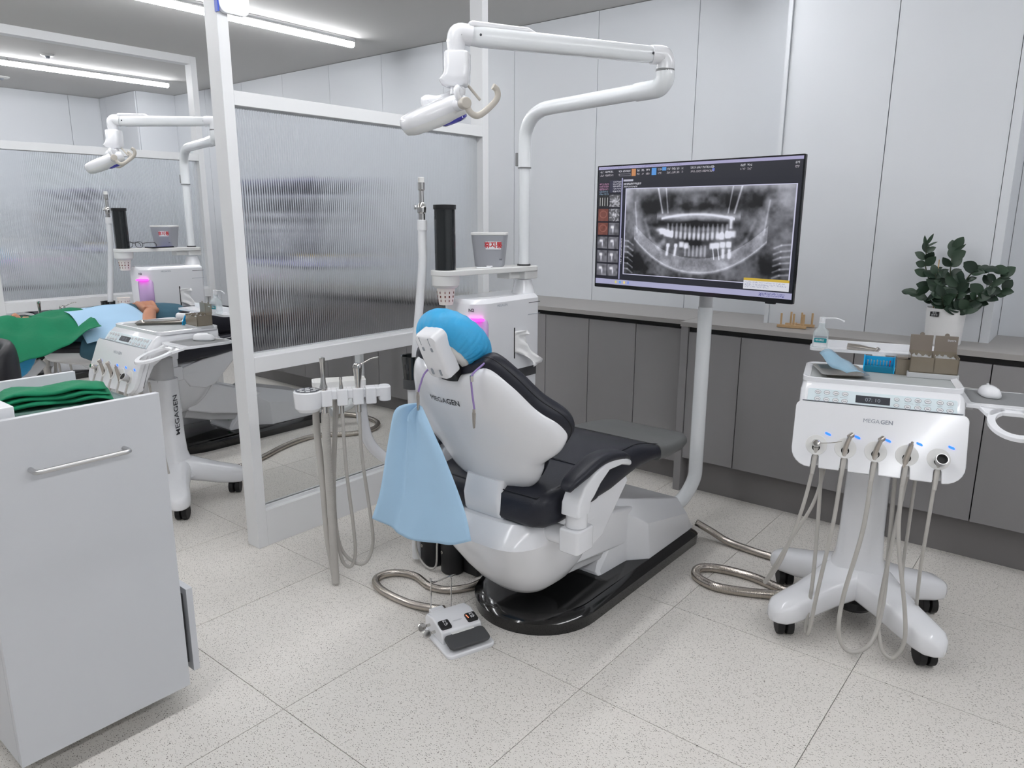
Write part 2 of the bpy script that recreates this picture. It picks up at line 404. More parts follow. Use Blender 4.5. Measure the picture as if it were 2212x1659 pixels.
# ------------------------------------------------------------------ dental chair
def smooth_outline(half, n=8):
    full = [V((x, z, 0)) for x, z in half] + [V((-x, z, 0)) for x, z in reversed(half[1:-1])]
    return catmull(full, n, True)
BACK_HALF = [(0, .49), (.07, .503), (.15, .545), (.182, .585), (.20, .62), (.226, .640), (.264, .666), (.290, .708), (.279, .752), (.23, .806), (.186, .876), (.132, .932), (.07, .915), (0, .902)]
def dome(b, outl, c, f, rings, flip=False):
    rows = []
    for t, h in rings:
        if t == 0: rows.append([b.verts.new(f(c[0], c[1], h))])
        else: rows.append([b.verts.new(f(c[0] + (p.x - c[0]) * t, c[1] + (p.y - c[1]) * t, h)) for p in outl])
    n = len(outl)
    for A, D in zip(rows, rows[1:]):
        for i in range(n):
            j = (i + 1) % n
            if len(D) == 1: b.faces.new((A[i], A[j], D[0]))
            elif len(A) == 1: b.faces.new((A[0], D[j], D[i]))
            else: b.faces.new((A[i], A[j], D[j], D[i]))
def sec_rr(y, hw, z0, z1, r, n=5):
    return [V((x, y, z)) for x, z in rrect(hw, (z1 - z0) / 2, r, n, 0, (z0 + z1) / 2)]
def make_chair(label, loc, tilt=0.0, lift=0.0, arms=(1, -1)):
    """tilt: extra recline of the back in radians; lift: how far the seat is raised"""
    t = thing('dental_chair', label, 'dental chair', loc)
    # base plate
    ol = [(.232 * math.cos(a), .335 + .232 * math.sin(a)) for a in [R(180 + 180 * i / 24) for i in range(25)]]
    ol += [(.232 - .05 + .05 * math.cos(a), 1.12 + .05 * math.sin(a)) for a in [R(90 * i / 5) for i in range(6)]]
    ol += [(-.182 + .05 * math.cos(a), 1.12 + .05 * math.sin(a)) for a in [R(90 + 90 * i / 5) for i in range(6)]]
    cx, cy = 0, .6
    def sc(d, z): return [V((x * (1 - d / .232) - .008, cy + (y - cy) * (1 - d / .5), z)) for x, y in ol]
    b = B(); loft(b, [sc(0, 0), sc(-.002, .04), sc(.004, .048), sc(.024, .062), sc(.03, .064)]); obj('base_plate', b, 'black_gloss', t, angle=25)
    # pedestal
    b = B(); secs = []
    for y, zt, hw, ch in ((.515, .075, .115, .008), (.53, .10, .118, .016), (.675, .295, .128, .045), (.69, .305, .13, .05), (.76, .29, .19, .085), (1.09, .2, .19, .06), (1.15, .09, .185, .02)):
        secs.append([V((-hw - .01, y, .062)), V((hw + .01, y, .062)), V((hw, y, max(.07, zt - ch))), V((hw - ch * .8, y, zt)), V((-hw + ch * .8, y, zt)), V((-hw, y, max(.07, zt - ch)))])
    loft(b, secs); obj('pedestal', b, 'plastic_white', t, .006, 2, angle=20)
    b = B(); prism(b, rrect(.018, .045, .006), lambda x, s, h: V((.075 + x, .5835 + .70 * s + .012 - h, .165 + s)), 0, .03); obj('drain_pocket', b, 'plastic_lightgrey', t)
    b = B(); prism(b, rrect(.014, .008, .004), lambda x, s, h: V((.075 + x, .552 + .70 * s + .014 - h, .128 + s)), 0, .034); obj('green_tag', b, 'green_led', t)
    # lifting arm
    b = B(); L0 = lift * .5
    for s in (0,):
        prism(b, [(.26, .19 + L0), (.40, .17 + L0 * .5), (.70, .13), (.74, .27), (.42, .33 + L0), (.28, .33 + L0)], YZ, -.135, .135)
    obj('lift_arm', b, 'plastic_white', t, .012, 3)
    b = B(); prism(b, [(.24, .15 + L0), (.40, .13 + L0 * .4), (.66, .10), (.66, .135), (.40, .175 + L0 * .5), (.27, .20 + L0)], YZ, -.11, .11); obj('lift_link', b, 'plastic_lightgrey', t, .008)
    u = lift
    # under-seat shell
    b = B(); secs = []
    for z, y0, y1, hw, e in ((.118, .17, .30, .06, 2.4), (.135, .13, .34, .105, 2.5), (.17, .09, .38, .145, 2.7), (.22, .05, .41, .175, 3), (.29, .0, .45, .195, 3.4), (.36, -.042, .50, .207, 4), (.372, -.048, .505, .209, 4.2), (.385, -.043, .51, .207, 4.2), (.43, -.008, .535, .195, 4.5), (.438, .0, .53, .185, 4.5)):
        secs.append([V((x, y, z + u)) for x, y in selli(hw, (y1 - y0) / 2, e, 40, 0, (y0 + y1) / 2)])
    loft(b, secs); obj('seat_shell', b, 'plastic_white', t, angle=28)
    for sx in (-1, 1):
        b = B(); prism(b, [(.17, .405 + u), (.34, .445 + u), (.54, .475 + u), (.56, .445 + u), (.45, .34 + u), (.40, .29 + u), (.34, .275 + u), (.25, .30 + u)], YZ, sx * .15, sx * .207); obj('side_flange', b, 'plastic_white', t, .008, 3)
    # seat and leg cushions
    b = B(); secs = []
    for y, hw, z0, z1, r in ((.015, .19, .455, .50, .02), (.02, .215, .445, .525, .03), (.05, .235, .437, .545, .035), (.12, .245, .435, .553, .04), (.26, .248, .445, .558, .04), (.30, .249, .448, .560, .04)):
        secs.append(sec_rr(y, hw, z0 + u, z1 + u, r))
    loft(b, secs); obj('seat_cushion', b, 'leather', t, angle=50)
    b = B(); secs = []
    for y, hw, z0, z1, r in ((.295, .246, .45, .562, .04), (.40, .245, .455, .572, .04), (.50, .238, .465, .574, .04), (.60, .23, .475, .565, .035), (.71, .224, .472, .535, .03), (.80, .218, .465, .512, .022)):
        secs.append(sec_rr(y, hw, z0 + u, z1 + u, r))
    loft(b, secs); obj('leg_cushion', b, 'leather', t, angle=50)
    b = B(); secs = []
    for y, hw, z0, z1, r in ((.77, .222, .460, .523, .024), (.83, .222, .455, .511, .022), (.96, .217, .452, .50, .02), (1.03, .20, .453, .496, .02), (1.075, .165, .458, .490, .015), (1.09, .12, .465, .484, .008)):
        secs.append(sec_rr(y, hw, z0 + u, z1 + u, r))
    loft(b, secs); obj('foot_cover', b, 'foot_grey', t, angle=50)
    # piping seams on the cushions
    for ys, nm in (((.06, .555), (.30, .568)),):
        pass
    b = B()
    for sx in (-1, 1):
        tube(b, [(sx * .2, .03, .536 + u), (sx * .222, .15, .553 + u), (sx * .224, .29, .558 + u), (sx * .222, .42, .571 + u), (sx * .213, .52, .571 + u), (sx * .199, .64, .557 + u), (sx * .194, .79, .518 + u)], .0016, 6)
    tube(b, [(-.2, .03, .536 + u), (0, .026, .535 + u), (.2, .03, .536 + u)], .0016, 6)
    tube(b, [(-.235, .297, .556 + u), (-.1, .30, .562 + u), (.1, .30, .562 + u), (.235, .297, .556 + u)], .0016, 6)
    obj('seam', b, 'leather_dark', t)
    # back support arm
    rot = Matrix.Rotation(tilt, 4, 'X'); hinge = V((0, .12, .42))
    def bk(p): return hinge + rot @ (V(p) - hinge) + V((0, 0, u))
    b = B(); secs = []
    for y, z, hw, th in ((.10, .36, .085, .03), (.075, .40, .083, .03), (.048, .45, .08, .035), (.045, .50, .078, .04), (.06, .56, .075, .04)):
        secs.append([bk(V((x, y + d, z))) for x, d in rrect(hw, th, .018, 4)])
    loft(b, secs); obj('back_arm', b, 'plastic_white', t, angle=40)
    b = B(); prism(b, rrect(.094, .055, .01), lambda x, y, h: V((x, y + .09, h + u)), .43, .4385); obj('arm_slot', b, 'black_gap', t)
    # backrest
    O = V((0, .093, .498)); A = V((0, -.458, .889)); Nn = V((0, -.889, -.458))
    def bf(x, z, h): return bk(O + V((x, 0, 0)) + A * ((z - .498) / .889) + Nn * (h - .70 * x * x))
    outl = smooth_outline(BACK_HALF, 7); cc = (0, .74)
    b = B(); dome(b, outl, cc, bf, [(1.0, -.022), (1.01, -.008), (1.0, .003), (.975, .012), (.93, .019), (.82, .026), (.6, .032), (.35, .035), (0, .036)])
    shell = obj('backrest_shell', b, 'plastic_white', t, angle=60)
    b = B(); dome(b, outl, (0, .745), lambda x, z, h: bf(x, z + .014, h), [(.93, -.004), (1.0, -.012), (1.028, -.02), (1.038, -.033), (1.034, -.047), (1.0, -.062), (.94, -.07), (.8, -.07), (.5, -.066), (0, -.064)])
    obj('backrest_cushion', b, 'leather', t, angle=60)
    b = B(); o2 = [bf((p.x) * 1.036, .759 + (p.y - .745) * 1.036, -.028) for p in outl]; tube(b, o2[::3], .0017, 6, 3, True); obj('backrest_piping', b, 'leather_dark', t)
    from mathutils.bvhtree import BVHTree
    bv = BVHTree.FromPolygons([v.co for v in shell.data.vertices], [p_.vertices[:] for p_ in shell.data.polygons])
    for body_, x0, bo in (('MEGA', -.060, 0), ('GEN', .002, .0005)):
        o = text('lettering', body_, .026, 'ink', t, (0, 0, 0), (1, 0, 0), (0, 1, 0), bo)
        for v in o.data.vertices:
            p_ = bf(x0 + v.co.x, .838 + v.co.y * .889, .12); d_ = (bf(x0 + v.co.x, .838 + v.co.y * .889, .0) - p_).normalized(); hit = bv.ray_cast(p_, d_)[0]
            v.co = (hit - d_ * .0012) if hit else p_
    # headrest: stem, bracket, pillow
    rot2 = Matrix.Rotation(tilt * 2.1, 4, 'X')
    hb = bk(V((0, -.125, .905)))
    def hf(p): return hb + rot2 @ (V(p) - V((0, -.125, .905)))
    sd = V((0, -.44, .898)).normalized(); sn = V((0, -.898, -.44)).normalized()
    b = B(); prism(b, rrect(.034, .035, .006), lambda x, s, h: hf(V((x + .004, -.125, .905)) + sd * s + sn * h), -.03, .006); obj('headrest_slide', b, 'black_plastic', t, .003)
    def hp(x, s, h): return hf(V((x + .004, -.150, .925)) + sd * s + sn * h)
    b = B(); secs = []
    for h, g in ((-.03, .0), (-.024, .006), (.012, .006), (.02, .003), (.024, -.004)):
        secs.append([hp(x, s, h) for x, s in rrect(.036 + g, .066 + g, .018, 6, 0, .058)])
    loft(b, secs); obj('headrest_bracket', b, 'plastic_white', t, angle=40)
    b = B()
    for x in (-.02, .022): prism(b, rrect(.0035, .010, .002), lambda a, s, h, x=x: hp(x * .75 + a, s + .012, h), .022, .0255); prism(b, rrect(.0035, .006, .002), lambda a, s, h, x=x: hp(x * .75 + a, s + .088, h), .022, .0255)
    obj('bracket_slots', b, 'ink_light', t)
    b = B()
    for x in (-.022, .02): prism(b, rrect(.001, .03, .0005), lambda a, s, h, x=x: hp(x * .8 + a, s * .4 + .112, h), .02, .0245)
    obj('bracket_seams', b, 'ink_light', t)
    # pillow: disc about axis pn, centre pc
    pc = V((-.012, -.088, .998)); pn = V((0, -.70, -.71)).normalized(); pu = V((0, -.71, .70)).normalized()
    def pf(x, s, h): return hf(pc + V((x, 0, 0)) + pu * s + pn * h)
    b = B(); NS = 260; rows = []
    for k in range(17):
        a = -1.45 + 2.65 * k / 16      # from the face side over the rim to the gathered opening behind
        rows.append([])
        for i in range(NS):
            th = 2 * math.pi * i / NS
            g = 1 + (.024 * abs(math.sin(th * 15 + k * .12 + 1.5 * math.sin(th * 3))) ** .6 + .016 * abs(math.sin(th * 22 - k * .1 + 2 * math.sin(th * 2))) ** .6 - .03) * (.30 + .70 * max(0, a))
            rr = (.062 + .068 * math.cos(a)) if a < 0 else (.068 + .062 * math.cos(a))
            hh = .056 * math.sin(a)
            rows[-1].append(b.verts.new(pf(rr * .87 * math.cos(th) * g, rr * .92 * math.sin(th) * g, hh * (1 + .015 * math.sin(th * 17 + k * .4)))))
    for A_, D_ in zip(rows, rows[1:]):
        for i in range(NS): b.faces.new((A_[i], A_[(i + 1) % NS], D_[(i + 1) % NS], D_[i]))
    b.faces.new(rows[0])
    obj('headrest_cover', b, 'blue_cover', t, angle=80)
    b = B(); ol2 = [V((.080 * math.cos(a), .083 * math.sin(a), 0)) for a in [2 * math.pi * i / 48 for i in range(48)]]
    dome(b, ol2, (0, 0), pf, [(1.0, .0), (1.0, .048), (.93, .056), (.75, .061), (.4, .064), (0, .065)]); obj('headrest_back', b, 'plastic_matte', t, angle=50)
    # armrests
    for sx in arms:
        X = sx * .288
        b = B(); cyl(b, (sx * .19, .11, .405 + u), (sx * .262, .11, .405 + u), .03); obj('arm_pivot', b, 'plastic_white', t, .004)
        b = B(); prism(b, rrect(.036, .045, .012, 5, X, .115), XY, .37 + u, .445 + u); obj('arm_block', b, 'plastic_white', t, .006, 3)
        b = B(); tube(b, [(X, .115, .447 + u), (X, .115, .50 + u), (X, .118, .52 + u)], .0325, 20, 4)
        obj('arm_post', b, 'plastic_white', t)
        b = B(); secs = []
        for y, z, hw, th in ((.108, .49, .032, .034), (.112, .525, .033, .034), (.135, .553, .033, .034), (.185, .582, .03, .026), (.25, .605, .028, .017), (.33, .60, .028, .014), (.385, .578, .025, .010), (.395, .573, .02, .006)):
            k = {True: 1}.get(True)
            ang = R(0) if y < .113 else (R(40) if y < .14 else (R(55) if y < .2 else (R(80) if y < .26 else R(98))))
            dy, dz = -math.cos(ang), math.sin(ang)
            secs.append([V((X + x, y + dy * d, z + u + dz * d)) for x, d in rrect(hw, th, .009, 4)])
        loft(b, secs); obj('arm_support', b, 'plastic_white', t, angle=45)
        b = B(); pts = [(X, .055, .575 + u), (X, .075, .592 + u), (X, .13, .610 + u), (X, .20, .627 + u), (X, .27, .627 + u), (X, .34, .612 + u), (X, .395, .588 + u)]
        rad = [.016, .027, .033, .034, .034, .031, .016]
        P = catmull(pts, 6); secs = []
        for i, p in enumerate(P):
            f_ = i / (len(P) - 1) * (len(rad) - 1); k = min(int(f_), len(rad) - 2); rr_ = lerp(rad[k], rad[k + 1], f_ - k)
            d = (P[min(i + 1, len(P) - 1)] - P[max(i - 1, 0)]).normalized(); nn = V((0, -d.z, d.y))
            secs.append([p + V((x, 0, 0)) + nn * s for x, s in selli(rr_, rr_ * .5, 2.6, 20)])
        loft(b, secs); obj('arm_pad', b, 'leather', t, angle=60)
    return t
chair1 = make_chair('empty dental chair with black cushions and blue headrest cover', (-.39, 0, 0))

# ------------------------------------------------------------------ bib clip cord and bib on the empty chair
t = thing('bib_cord', 'lilac bib cord with two metal clips looped around the chair back', 'cord', (-.39, -.12, .8))
def W(x, y, z): return V((x + .39, y + .12, z - .8))
b = B(); tube(b, [W(-.272, -.148, .832), W(-.272, -.158, .89), W(-.268, -.160, .930), W(-.262, -.12, .955), W(-.29, -.07, .96), W(-.36, -.045, .955), W(-.41, -.06, .95), W(-.425, -.12, .945), W(-.428, -.178, .92), W(-.438, -.19, .885), W(-.447, -.19, .862)], .0028, 8); obj('cord', b, 'purple', t)
b = B(); cyl(b, W(-.270, -.160, .912), W(-.269, -.161, .928), .005, n=10); obj('ferrule', b, 'chrome', t)
for x, y, z in ((-.272, -.150, .832), (-.448, -.192, .862)):
    b = B(); cyl(b, W(x, y, z), W(x, y, z - .012), .004, n=10); prism(b, [(-.005, 0), (.005, 0), (.0035, -.03), (.0015, -.045), (-.0015, -.045), (-.0035, -.03)], lambda a, c, h: W(x + a, y + h, z - .010 + c), -.003, .003); obj('clip', b, 'steel', t, .001)
# bib: hangs from one clip, one corner folded back
b = B(); nu, nv = 28, 30
top = W(-.455, -.186, .82)
left = catmull([W(-.462, -.186, .826), W(-.545, -.178, .795), W(-.588, -.17, .705), W(-.646, -.165, .51), W(-.70, -.16, .40)], 7)
right = catmull([W(-.438, -.186, .818), W(-.41, -.182, .76), W(-.365, -.172, .68), W(-.305, -.16, .55), W(-.285, -.155, .475)], 7)
grid = []
for j in range(nv + 1):
    v = j / nv; k = v * (len(left) - 1); i0 = min(int(k), len(left) - 2); l = left[i0].lerp(left[i0 + 1], k - i0); r_ = right[i0].lerp(right[i0 + 1], k - i0)
    row = []
    for i in range(nu + 1):
        uu = i / nu; p_ = l.lerp(r_, uu)
        dip = -.055 * v * v * math.sin(math.pi * uu) + -.055 * v ** 3 * max(0, uu - .45) * 1.2
        fold = .016 * math.sin(uu * 9 + 1) * (1 - v) * min(1, v * 4) + .010 * math.sin(uu * 14 + v * 2) * v + .034 * math.exp(-((uu - .46 + .20 * v) / .06) ** 2) * (1 - .75 * v) * min(1, v * 5)
        row.append(b.verts.new(p_ + V((0, -fold, dip))))
    grid.append(row)
for j in range(nv):
    for i in range(nu): b.faces.new((grid[j][i], grid[j][i + 1], grid[j + 1][i + 1], grid[j + 1][i]))
bib = obj('dental_bib', b, 'bib_blue', None, solid=.0012, angle=70); bib.location = (-.39, -.12, .8)
tag(bib, 'pale blue disposable bib hanging from a clip behind the chair back', 'bib')

# ------------------------------------------------------------------ cuspidor unit
def make_unit(label, loc):
    """local origin under the box; +x faces the chair"""
    t = thing('cuspidor_unit', label, 'dental unit', loc)
    # box in local coords: x -.14..+.14 (face at +.14), y -.20..+.20
    def plan(gx=0, gy0=0, gy1=0):
        r_ = .07; pts = []
        x1, y0, y1, x0 = .14 - gx, -.185 + gy0, .20 - gy1, -.05 + gx
        for a in range(0, 91, 15): pts.append((x1 - .02 + .02 * math.cos(R(a)), y1 - .02 + .02 * math.sin(R(a))))
        for a in range(90, 181, 15): pts.append((x0 + .03 + .03 * math.cos(R(a)), y1 - .03 + .03 * math.sin(R(a))))
        for a in range(180, 271, 15): pts.append((x0 + .05 + .05 * math.cos(R(a)), y0 + .05 + .05 * math.sin(R(a))))
        for a in range(270, 361, 10): pts.append((x1 - r_ + r_ * math.cos(R(a)), y0 + r_ + r_ * math.sin(R(a))))
        return pts
    b = B(); P0, P1, P2 = plan(), plan(.012, .01, .01), plan(.008, .005, .005)
    ztop = lambda y: 1.045
    loft(b, [[V((x, y, .755)) for x, y in P0], [V((x, y, 1.03)) for x, y in P0], [V((x, y, 1.042)) for x, y in P2], [V((x, y, 1.047)) for x, y in P1]]); obj('body', b, 'plastic_white', t, angle=30)
    b = B(); loft(b, [[V((x, y, .715)) for x, y in plan(.004, .004, .004)], [V((x, y, .755)) for x, y in plan(.004, .004, .004)]]); obj('grey_band', b, 'dark_grey', t)
    b = B(); loft(b, [[V((x, y, .0)) for x, y in plan(.05, .16, .03)], [V((x, y, .2)) for x, y in plan(.03, .12, .01)], [V((x, y, .5)) for x, y in plan(.01, .06, .004)], [V((x, y, .715)) for x, y in plan(.006, .01, .004)]]); obj('lower_body', b, 'plastic_white', t, angle=30)
    bx('panel_seam', 'ink_light', t, .1395, .1408, .12, .198, .966, .9675)
    bx('panel_seam', 'ink', t, .1395, .1408, .125, .198, 1.012, 1.0145)
    # lit niche with cup filler
    def arc(a, z, h): return V((.07 + (.0705 + h) * math.cos(R(a)), -.115 + (.0705 + h) * math.sin(R(a)), z))
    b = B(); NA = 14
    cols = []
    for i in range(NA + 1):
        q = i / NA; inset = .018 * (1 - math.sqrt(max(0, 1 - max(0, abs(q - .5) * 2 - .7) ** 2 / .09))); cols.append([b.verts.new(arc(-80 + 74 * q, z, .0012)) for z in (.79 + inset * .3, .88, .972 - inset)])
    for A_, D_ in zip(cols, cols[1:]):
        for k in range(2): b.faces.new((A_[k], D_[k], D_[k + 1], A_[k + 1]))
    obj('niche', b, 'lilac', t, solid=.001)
    b = B(); prism(b, [(-50 + 1100 * x, .974 + z) for x, z in rrect(.022, .005, .004, 3)], arc, -.004, .02); obj('filler_spout', b, 'glow_magenta', t)
    # bowl stand
    b = B(); lathe(b, [(0, 0), (.07, 0), (.078, .008), (.078, .016), (.07, .012), (0, .008)], 28, (.075, -.225, .785)); obj('bowl_shelf', b, 'plastic_white', t)
    # tissue slot + tissue
    b = B(); prism(b, rrect(.0035, .062, .0035), lambda y, z, h: V((h, y + .035, z + .862)), .138, .1407); obj('tissue_slot', b, 'black_gap', t)
    b = B(); n = 12; G = []
    for j in range(n + 1):
        v = j / n; row = []
        for i in range(n + 1):
            q = i / n; fan = (v - .5); wob = .010 * math.sin(v * 13 + q * 4) + .007 * math.sin(v * 23 - q * 6)
            xx = .1415 + q * (.030 + .018 * math.sin(v * 5 + 1)) + wob * q; yy = .036 + q * (.075 + .03 * math.sin(v * 6.5)) + wob * q * .8
            row.append(b.verts.new((xx, yy, .866 + fan * .085 * (1 + .55 * q) - .045 * q * q * (1.2 - v) + .016 * q * math.sin(v * 9 + 2))))
        G.append(row)
    for j in range(n):
        for i in range(n): b.faces.new((G[j][i], G[j][i + 1], G[j + 1][i + 1], G[j + 1][i]))
    obj('tissue', b, 'paper', t, angle=80, solid=.0006)
    text('lettering', 'MEGAGEN', .013, 'ink_light', t, (.1412, -.04, 1.018), (0, 1, 0), (0, 0, 1))
    text('lettering', 'N2', .017, 'ink', t, (.105, -.1775, 1.008), (.87, .5, 0), (0, 0, 1), .0004)
    # light pole foot and cup-dispenser shelf
    b = B(); lathe(b, [(0, 0), (.047, 0), (.045, .01), (.036, .045), (.034, .055), (0, .055)], 28, (.082, .162, 1.045)); obj('pole_foot', b, 'plastic_white', t)
    b = B(); prism(b, rrect(.042, .042, .008, 4, .082, .165), XY, 1.105, 1.150); prism(b, rrect(.035, .04, .008, 4, .06, .10), XY, 1.108, 1.135); obj('shelf_clamp', b, 'plastic_matte', t, .003)
    shp = catmull([(.125, .20, 0), (.05, .205, 0), (.0, .15, 0), (-.02, .0, 0), (-.028, -.15, 0), (-.026, -.245, 0), (.0, -.270, 0), (.05, -.268, 0), (.076, -.23, 0), (.09, -.1, 0), (.118, .05, 0), (.13, .15, 0)], 6, True)
    b = B(); prism(b, [(p_.x, p_.y) for p_ in shp], XY, 1.135, 1.155); obj('shelf', b, 'plastic_matte', t, .003, 2)
    b = B(); lathe(b, [(0, 0), (.04, 0), (.05, .01), (.052, .045), (0, .045)], 28, (.02, -.222, 1.09)); obj('cup_holder', b, 'plastic_matte', t)
    b = B(); lathe(b, [(0, .0), (.0385, 0), (.0385, .218), (0, .218)], 36, (.02, -.222, 1.156)); obj('cup_tube', b, 'tube_black', t)
    b = B(); lathe(b, [(0, .216), (.041, .216), (.0415, .222), (.0415, .232), (0, .234)], 36, (.02, -.222, 1.156)); obj('tube_cap', b, 'black_plastic', t, .001)
    return t
unit1 = make_unit('white cuspidor unit with pink-lit niche beside the empty chair', (-.89, .585, 0))
def paper_cup(label, loc, up=1):
    t = thing('paper_cup', label, 'cup', loc)
    b = B(); lathe(b, [(0, .004), (.025, .004), (.025, 0), (.026, 0), (.035, .066), (.037, .068), (.0345, .066), (.0255, .006), (0, .006)], 28); obj('wall', b, 'cup_paper', t)
    b = B()
    for a in (-2.2, -1.5, -.9, -.4, .2):
        for k in range(3):
            prism(b, rrect(.0014 + .001 * (k % 2), .004, .0007, 2), lambda s, z, h, a=a, k=k: V(((.0262 + .008 * (k * .016 + .018) / .066 * 1.1 + h) * math.cos(a + s * 30), (.0262 + .008 * (k * .016 + .018) / .066 * 1.1 + h) * math.sin(a + s * 30), .016 + k * .015 + z)), 0, .0012)
    obj('print', b, 'cup_print', t)
    return t
cup1 = paper_cup('printed paper cup under the black cup tube beside the empty chair', (-.87, .363, 1.028))
def make_bin(label, loc, rz):
    t = thing('tissue_bin', label, 'bin', loc, rz)
    b = B(); secs = []
    for z, hw, hd in ((0, .044, .034), (.004, .046, .036), (.100, .056, .044)):
        secs.append([V((x, y, z)) for x, y in rrect(hw, hd, .014, 5)])
    loft(b, secs); obj('body', b, 'bin_grey', t, angle=40)
    b = B(); prism(b, rrect(.0575, .0455, .015), XY, .0995, .108); obj('lid', b, 'plastic_matte', t, .002)
    sl = V((0, -.008 / .096, 1)).normalized()
    lab = B(); prism(lab, rrect(.0245, .0125, .001, 2), lambda x, s, h: V((.016 + x, -.0412, .068)) + sl * s + V((0, -h, 0)), .0005, .001); sk = obj('sticker', lab, 'ink_white', t)
    text('lettering', '휴지통', .021, 'red_ink', t, V((.016, -.0424, .0678)), (1, 0, 0), sl, .0007)
    text('lettering', 'GLOVINE', .0065, 'ink', t, V((.030, -.0376, .024)), (1, 0, 0), sl, .0001)
    return t
bin1 = make_bin('grey tissue bin with red lettering on the shelf beside the empty chair', (-.885, .63, 1.155), R(34)); bin1.scale = (1.22,) * 3
t = thing('white_mouth_prop', 'small white plastic clip lying on the shelf before the grey bin', 'clip', (-.83, .53, 1.1555), R(40))
b = B(); prism(b, rrect(.028, .006, .003), XY, 0, .004); obj('bar', b, 'plastic_white', t, .001)
b = B(); prism(b, rrect(.012, .008, .003, 4, .022, .004), XY, .004, .009); obj('tab', b, 'plastic_white', t, .001)

# ------------------------------------------------------------------ operating light
def make_light(label, loc, J=(.29, -.69, .698), HO=(.008, -.105, -.228)):
    J = V(J); HO = V(HO)
    t = thing('operating_light', label, 'dental light', loc)      # origin at the foot of the pole (on the shelf clamp)
    b = B(); tube(b, [(0, 0, 0), (0, 0, .3), (0, 0, .38)], .0215, 24, 4); obj('pole', b, 'pole_white', t)
    b = B(); lathe(b, [(.0215, 0), (.027, .0), (.027, .006), (.0215, .006)], 24, (0, 0, .001)); obj('pole_ring', b, 'dark_grey', t)
    z1 = .585
    E = V((.68, -.165, z1))
    d = V((E.x, E.y, 0)).normalized()
    b = B(); tube(b, [V((0, 0, .378)), V((0, 0, .46)), V((.008, -.002, .515)), d * .045 + V((0, 0, .56)), d * .10 + V((0, 0, .581)), d * .16 + V((0, 0, z1)), d * .3 + V((0, 0, z1)), E - d * .11], .0255, 24, 8); obj('lower_arm', b, 'pole_white', t)
    b = B(); lathe(b, [(.0255, 0), (.0268, .0), (.0268, .004), (.0255, .004)], 24, (0, 0, .376)); obj('pole_collar', b, 'mid_grey', t)
    bx('latch', 'mid_grey', t, -.031, -.015, -.020, .0, .385, .435, .002)
    b = B(); tube(b, [E - d * .115, E - d * .05, E - d * .02 + V((0, 0, .003)), E + V((0, 0, .022)), E + V((0, 0, .05))], .0285, 24, 6); obj('elbow', b, 'pole_white', t)
    b = B(); cyl(b, E + V((0, 0, .046)), E + V((0, 0, .052)), .0288); obj('elbow_gap', b, 'mid_grey', t)
    K = E + V((0, 0, .092))
    ad = (J - K); ah = V((ad.x, ad.y, 0)).normalized()
    b = B(); tube(b, [E + V((0, 0, .052)), E + V((0, 0, .075)), K + V((0, 0, .0)) + ah * .012, K + ah * .05], .0275, 24, 6); obj('upper_knuckle', b, 'plastic_white', t)
    a0 = K + ah * .04; a1 = J - ah * .035; dd = (a1 - a0).normalized(); sd = dd.cross(V((0, 0, 1))).normalized(); ud = sd.cross(dd)
    b = B(); secs = []
    for q, hw, hh in ((0, .017, .019), (.03, .0215, .024), (.5, .0235, .026), (.93, .025, .028), (1, .022, .025)):
        secs.append([a0.lerp(a1, q) + sd * x + ud * y for x, y in selli(hw, hh, 3, 24)])
    loft(b, secs); obj('upper_arm', b, 'pole_white', t, angle=50)
    b = B(); secs = []
    for q, hw, h0, h1 in ((.66, .012, .02, .0275), (.70, .017, .02, .036), (.985, .020, .02, .038), (1.0, .019, .02, .034)):
        secs.append([a0.lerp(a1, q) + sd * x + ud * ((h0 + h1) / 2 + y) for x, y in rrect(hw, (h1 - h0) / 2, .006, 4)])
    loft(b, secs); obj('arm_cover', b, 'plastic_white', t, angle=40)
    for q, nm in ((.945, 'pin'), (.02, 'pin')):
        p_ = a0.lerp(a1, q) - sd * .0255; p2 = a0.lerp(a1, q) + sd * .0255
        b = B(); cyl(b, p_, p2, .0035, n=10); obj('pin', b, 'ink', t)
    b = B(); tube(b, [J - ah * .045, J - ah * .01 + V((0, 0, .004)), J + V((0, 0, -.012)), J + V((0, 0, -.035)), J + V((0, 0, -.052))], lambda q: .029 - .004 * q, 24, 6); obj('neck_elbow', b, 'plastic_white', t, angle=60)
    # housing below the neck
    b = B(); secs = []
    rd = V(_r).normalized()        # the housing is turned a quarter towards the aisle
    hx = V((.80, .60, 0)); hy = V((-.60, .80, 0))
    Q = J + V((0, 0, -.050))
    for z, cx, hw, hd in ((0.004, .002, .034, .030), (-.002, .003, .037, .034), (-.04, .004, .036, .034), (-.058, .0, .038, .036), (-.072, -.006, .044, .036), (-.083, -.004, .040, .030), (-.090, .0, .030, .024)):
        secs.append([Q + hx * (cx + x) + hy * y + V((0, 0, z)) for x, y in rrect(hw, hd, .018, 5)])
    loft(b, secs); obj('neck_housing', b, 'plastic_white', t, angle=40)
    b = B(); cyl(b, Q + hx * .028 + V((0, 0, -.08)), Q + hx * .068 + V((0, 0, -.126)), .0042, n=10); obj('switch_rod', b, 'handle_beige', t, .001)
    # lamp head
    Hc = J + HO
    rh = V((.776, .63, 0)); ch = V((.63, -.776, 0)); up = V((0, 0, 1))     # aisle-ward directions
    wd = (ch * .85 + rh * .52).normalized(); vd = (-rh * .85 + ch * .52 - up * .43); vd = (vd - wd * vd.dot(wd)).normalized(); nd = vd.cross(wd)
    if nd.z < 0: nd = -nd
    def H(x, y, z): return Hc + vd * x + wd * y + nd * z
    ol = [V((x, y * (1 - .25 * (x / .1)), 0)) for x, y in selli(.100, .072, 2.7, 56)]
